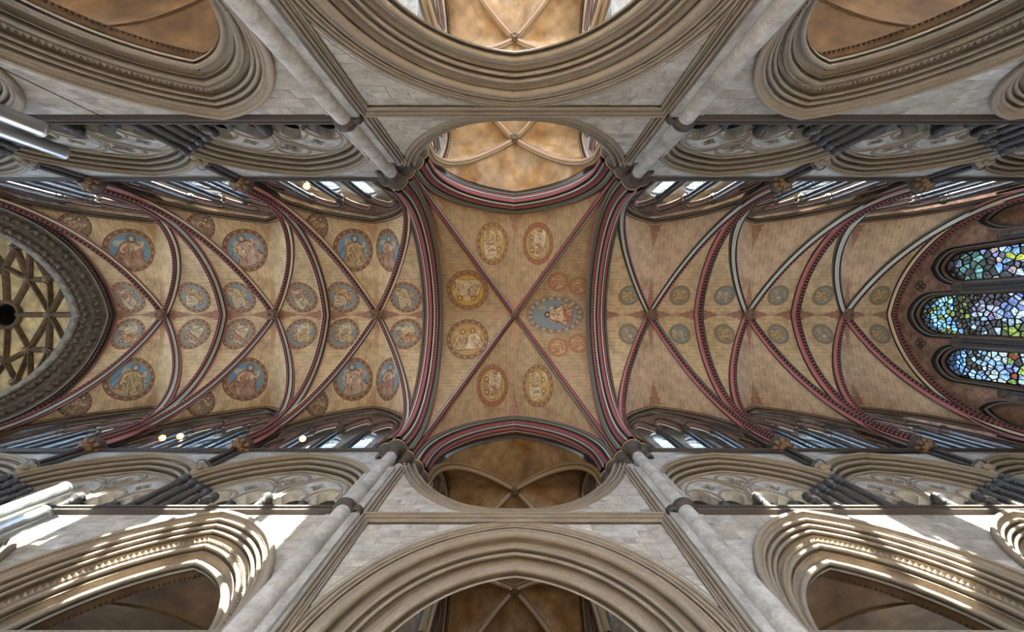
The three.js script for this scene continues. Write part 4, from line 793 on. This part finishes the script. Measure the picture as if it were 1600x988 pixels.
for (const [c, wd, sp, rs, which] of lancets) {
  const t = thing('stained_glass_window', `${which === 'central' ? 'tallest, central' : `shorter, ${which}`} stained glass lancet of the three at the end of the choir`, 'window', [22.85, 0, -c], Math.PI / 2);
  const edge = outline(arch(wd, sp, rs, 10)).concat([[wd, 10], [-wd, 10]]), y0 = 10, y1 = sp + rs, pts = [];
  const small = (h) => h > 19.2 ? (which === 'upper' ? 0.32 : 0.23) : 0.31;
  for (let y = y0 + 0.1; y < y1 + 0.1;) { const q = y < 15.5 ? 0.7 : small(y); for (let x = -wd; x < wd + q / 2; x += q) pts.push([x + rr(-0.55, 0.55) * q, y + rr(-0.55, 0.55) * q, q]); y += q * 0.9; }
  const holes = [];
  const tone = (x, h) => {
    const k = rnd(), P = (l) => l[Math.floor(rnd() * l.length)];
    if (which === 'central') {
      if (h > 20.9) return P(['#a8cfe0', '#9cc3dc', '#b9dbe2', '#8fb8d6', '#c9dcc9', '#9a9a4a']);
      if (h > 20.1) return x > 0.2 ? P(['#2a1c18', '#5c4a30', '#8fb0d0', '#3a2a22']) : P(['#6f6b2a', '#3b2a1c', '#a3a44a', '#2a1f1a']);
      if (h > 18.8) return Math.abs(x + 0.2) < 0.4 ? P(['#9c7f9c', '#b9b0b8', '#c7c4c0', '#77576b', '#a7b6c4']) : P(['#3a2633', '#54424c', '#8a8a94', '#c2c2c0', '#2b1d26', '#8d8390']);
      return x > 0.4 ? P(['#8b9a3a', '#a6ad4f', '#4c5a22']) : P(['#b6bac4', '#8890b0', '#6f5d80', '#d0d0d0', '#4a3a50', '#7d86c0']);
    }
    if (which === 'upper') {
      if (h > 20.6) return P(['#6a7390', '#3b3444', '#8b8fa0', '#262028', '#556070']);
      if (h > 19.7) return P(['#5a8577', '#7aa090', '#2c4a40', '#93b5a6', '#1f2a26', '#3f6f64']);
      if (h > 19.2) return P(['#231b20', '#332830', '#8a90b0']);
      if (h < 18.8 && h > 18.0 && k < 0.16) return P(['#d8cf2a', '#c8bb3a']);
      return P(['#b8bccb', '#9698b8', '#c9c6c4', '#7f7590', '#8fb0c8', '#c8a8a0', '#3a2f3a']);
    }
    if (h > 20.4) return P(['#8ab4dd', '#a3c6e2', '#98bfe6', '#b8d2e4']);
    if (h > 19.6) return P(['#c2cfd6', '#33261e', '#a7bdc4', '#554a38', '#8f9fae', '#261c18']);
    if (h > 18.7) return P(['#ccd3d2', '#b6bfc8', '#c8bfae', '#9fb0c4', '#d6d6cc']);
    if (h < 18.5 && h > 18.1 && k < 0.4) return P(['#a83a22', '#7a2414']);
    return P(['#93a848', '#b2bd5c', '#a7b0d0', '#c4c6c4', '#8f86b4', '#3b2a2a']);
  };
  for (const [i, p] of pts.entries()) {
    let poly = edge;
    for (const [j, q] of pts.entries()) { if (i === j || Math.abs(q[1] - p[1]) > 1.6) continue; poly = clip(poly, (p[0] + q[0]) / 2, (p[1] + q[1]) / 2, q[0] - p[0], q[1] - p[1]); if (poly.length < 3) break; }
    if (poly.length < 3) continue;
    let area = 0, cx = 0, cy = 0; for (let k = 0; k < poly.length; k++) { const a = poly[k], b = poly[(k + 1) % poly.length], f = a[0] * b[1] - b[0] * a[1]; area += f / 2; cx += (a[0] + b[0]) * f; cy += (a[1] + b[1]) * f; }
    if (Math.abs(area) < 0.012) continue; cx /= 6 * area; cy /= 6 * area;
    const size = Math.sqrt(Math.abs(area)), k = 1 - rr(0.03, 0.07) / size;
    const cell = poly.map(([x, y]) => [cx + (x - cx) * k, cy + (y - cy) * k]); holes.push(cell);
    part(t, 'glass_piece', plate(cell.map(([x, y]) => [cx + (x - cx) * 1.03, cy + (y - cy) * 1.03]), [], 0.0, 0.006), glass(tone(cx, cy)));
  }
  part(t, 'lead_came', plate(edge.map(([x, y]) => [x * (wd + 0.12) / wd, y > sp ? y + 0.14 : y]), holes, -0.012, 0.02), M.lead);
}
// ------------------------------------------------------------------ great crossing beyond the organ: carved arch and star vault
{
  const t = thing('tower_arch', 'grey arch with two rows of carved leaves at the organ end of the choir', 'arch', [-23.4, 0, 0], -Math.PI / 2), hv = arch(5.36, HS, 6.45, 30, 15);
  part(t, 'painted_rolls', sweep(hv, profile([0.35, -0.12], [[0.05, -0.12]]).concat(moulded(0.05, -0.12, -0.36, 0.16, 'R1 S.4 R1 S.4 R1 S.4 R1')), true), M.towerArchRoll);
  part(t, 'outer_order', sweep(hv, moulded(-0.36, 0.16, -0.72, 0.58, 'F.3 h3 F.2 R.7')), M.carved);
  part(t, 'inner_order', sweep(hv, moulded(-0.72, 0.58, -1.12, 1.05, 'h.5 F.2 h3 R.8 F.2').concat([[[-1.12, 1.05], [-1.12, 1.4], [0.35, 1.4]]])), M.carved);
  const leaf = () => merge([-1, 1].map((q) => { const g = new THREE.IcosahedronGeometry(0.13, 1); g.scale(0.7, 1.3, 0.7); g.rotateZ(q * 0.6); g.translate(q * 0.06, 0.02 * q, -0.03); return g; }));
  part(t, 'leaf_carving', studs(hv, -0.58, 0.34, 0.42, leaf), M.carved, 'row of carved leaves');
  part(t, 'leaf_carving', studs(hv, -0.95, 0.77, 0.42, leaf), M.carved, 'row of carved leaves');
  const top = setting('wall_west', [-23.4, 0, 0], -Math.PI / 2), o = outline(arch(5.36, HS, 6.45, 20));
  part(top, 'tower_wall', plate([[-7.4, -1.5], [-5.36, -1.5], ...o, [5.36, -1.5], [7.4, -1.5], [7.4, 26], [-7.4, 26]], [], 0.2, 1.4), M.stone);
  const far = setting('wall_west', [-38.6, 0, 0], -Math.PI / 2);
  part(far, 'pane', box(-7, 7, 1.5, 20, 0.3, 0.32), M.clear);
  for (const s of SIDES) part(far, 'pane', box(s.z * 7.4 - 0.01, s.z * 7.4 + 0.01, 1.5, 19, -14.8, -0.2), M.clear);
  part(far, 'nave_end', piercedWall(15, -1.5, 26, [[3.2, 1.5, 2, 15], [7.5, 1.8, 2, 19], [11.8, 1.5, 2, 15]], 0.8).translate(-7.5, 0, 0), M.stone);
  for (const s of SIDES) part(far, 'tower_side', piercedWall(15, -1.5, 26, [[3.4, 1.4, 2, 15], [7.5, 1.7, 2, 18], [11.6, 1.4, 2, 15]], 0.8).translate(-7.5, 0, 0).rotateY(s.z > 0 ? Math.PI / 2 : -Math.PI / 2).translate(s.z > 0 ? 7.0 : -7.0, 0, -7.2), M.stone);
  // star vault
  const v = thing('star_vault', 'cream star-ribbed vault with a round black opening, beyond the carved arch', 'vault', [-31.3, 0, 0], 0);
  const surf = (x, z) => 24.9 - 0.012 * (x * x + z * z) - 0.02 * Math.max(0, Math.abs(x * z) - 4) * 0.4, N = 24, rows = [];
  const hole = 0.72;
  for (let i = 0; i <= 14; i++) rows.push(Array.from({ length: 65 }, (_, j) => { const a = j / 64 * Math.PI * 2, k = 1 / Math.max(Math.abs(Math.cos(a)), Math.abs(Math.sin(a))), q = i / 14, r = lerp(hole, 7.2 * k, q), x = r * Math.cos(a), z = r * Math.sin(a); return [x, surf(x, z), z]; }));
  part(v, 'web', grid(rows, (i, j, p) => [p[0], p[2]]), M.towerWeb);
  part(v, 'bell_hole', merge([cyl(hole, hole, 24.85, 25.6, 0, 0, 40, true), cyl(hole, hole, 25.55, 25.6, 0, 0, 40)]), M.black, 'round black opening for bells');
  { const g = new THREE.TorusGeometry(hole + 0.08, 0.13, 10, 40); g.rotateX(Math.PI / 2); g.translate(0, 24.8, 0); part(v, 'hole_ring', g, M.towerRib); }
  const q4 = (l) => l.flatMap(([a, b]) => [[1, 1], [1, -1], [-1, 1], [-1, -1]].map(([p, q]) => [[a[0] * p, a[1] * q], [b[0] * p, b[1] * q]]));
  const A = [2.75, 0], B = [1.45, 2.15], C = [2.75, 2.15], D = [0.8, 4.1], E = [5.2, 0], F = [1.75, 4.2], G = [4.6, 3.0], H2 = [0, 2.9], K = [3.4, 4.6];
  const segs = q4([[[0.6, 0], A], [A, E], [[0.45, 0.55], B], [B, A], [B, C], [C, A], [B, D], [C, F], [B, F], [C, G], [[0, 0.7], H2], [H2, B], [H2, D], [D, F], [C, K], [F, K], [D, [0.9, 7]], [F, [2.2, 7]], [K, [5, 6.6]], [G, [6.6, 5]], [E, [7, 0]], [A, G]]).filter((s, i, all) => all.findIndex((o) => Math.hypot(o[0][0] - s[0][0], o[0][1] - s[0][1]) + Math.hypot(o[1][0] - s[1][0], o[1][1] - s[1][1]) < 0.01) === i);
  for (const [a, b] of segs) {
    const L = Math.hypot(b[0] - a[0], b[1] - a[1]), path = Array.from({ length: 7 }, (_, i) => { const t = i / 6, x = lerp(a[0], b[0], t), z = lerp(a[1], b[1], t); return [L * t, surf(x, z), 0, 1]; });
    const g = sweep([path], profile([0.06, -0.17], [[-0.05, -0.17], [-0.16, -0.07], [-0.22, 0.07, 0, 1], [-0.22, 0.07], [-0.05, 0.17], [0.06, 0.17]])); g.rotateY(-Math.atan2(b[1] - a[1], b[0] - a[0])); g.translate(a[0], 0, a[1]); part(v, 'rib', g, M.towerRib);
  }
  for (const p of q4([[A, A], [B, B], [C, C], [D, D], [F, F], [K, K]]).map((s) => s[0]).filter((p, i, all) => all.findIndex((o) => Math.hypot(o[0] - p[0], o[1] - p[1]) < 0.01) === i)) { const g = leafBall(0.24, 0.7, 7, 1); g.translate(p[0], surf(...p) - 0.22, p[1]); part(v, 'boss', g, M.gilt); }
}
// ------------------------------------------------------------------ organ pipes, lamps, cable
{
  const rows = [['upper', 1, [[-12.1, 4.75, 10.3], [-13.6, 4.9, 12.15]]], ['lower', -1, [[-12.6, -4.9, 11.3], [-11.55, -4.9, 9.9]]]];
  for (const [pos, s, list] of rows) {
    const xs = list.map((p) => p[0]), c = thing('organ_case', `dark oak organ case under the ${pos} pair of pipes`, 'organ', [xs[0], -1.5, s * 4.85], s > 0 ? 0 : Math.PI);
    c.userData = { kind: 'structure' }; part(c, 'case_body', box(-2.2, 2.2, 0, 4.2, -0.55, 0.6), M.oak); part(c, 'cornice', box(-2.3, 2.3, 4.2, 4.4, -0.65, 0.62), M.oak);
    for (const [k, [x, z, top]] of list.entries()) {
      const longer = top > list[1 - k][2], t = thing('organ_pipe', `${longer ? 'longer' : 'shorter'} silvery organ pipe of the ${pos} pair`, 'organ pipe', [x, 2.9, z], s > 0 ? 0 : Math.PI);
      part(t, 'foot', cyl(0.05, 0.2, 0, 0.9, 0, 0, 24), M.pipe);
      part(t, 'body', lathe([[0.2, 0.9], [0.2, top - 2.9], [0.215, top - 2.9], [0.215, top - 2.96], [0.2, top - 2.98]], 0, 0, 0, 32), M.pipe);
      part(t, 'mouth', box(-0.12, 0.12, 0.98, 1.12, -0.215, -0.15), M.black);
      part(t, 'cap', cyl(0.19, 0.19, top - 3.2, top - 3.18, 0, 0, 24), M.black);
    }
  }
}
function spot(label, x, h, z, aim, power, glow) {
  const t = thing('spot_lamp', label, 'lamp', [x, h, z], 0), dir = new THREE.Vector3(...aim).normalize(), q = new THREE.Quaternion().setFromUnitVectors(new THREE.Vector3(0, 1, 0), dir);
  const P = (name, g, m) => { g.applyQuaternion(q); return part(t, name, g, m); };
  P('housing', lathe([[0.02, -0.24], [0.07, -0.22], [0.09, -0.05], [0.14, 0.06], [0.13, 0.06]], 0, 0, 0, 20), M.lampMetal);
  P('lens', cyl(0.13, 0.13, 0.03, 0.05, 0, 0, 20), std({ color: '#fff3dd', emissive: '#ff9a3c', emissiveIntensity: glow }));
  part(t, 'bracket', box(-0.02, 0.02, -0.32, 0, -0.02, 0.02), M.lampMetal);
  const l = new THREE.SpotLight(new THREE.Color().setRGB(1, 0.72, 0.42), power, 16, 0.9, 0.6); l.position.copy(dir).multiplyScalar(0.09); l.target.position.copy(dir).multiplyScalar(3); l.castShadow = true; t.add(l, l.target);
}
spot('brightest glowing spotlight, among dark clerestory shafts above the lower wall', -9.55, 18.15, -5.6, [0.45, -1, 0.5], 60, 14);
spot('glowing spotlight beside a clerestory shaft above the upper wall', -9.3, 18.0, 5.75, [0.5, -1, -0.5], 40, 14);
spot('lower spotlight of the close pair of lamps above the lower wall', -16.0, 18.3, -5.62, [0.5, -1, 0.7], 14, 9);
spot('upper spotlight of the close pair of lamps above the lower wall', -15.4, 18.55, -5.62, [0.5, -1, 0.7], 14, 9);
{
  const t = thing('hanging_cable', 'thin dark cable running down the upper wall above the organ pipes', 'cable', [-11.28, 3, 5.42], 0); t.userData.category = 'cable';
  part(t, 'wire', cyl(0.012, 0.012, 0, 8.15, 0, 0, 8), M.black);
}
renderer.render(scene, camera);
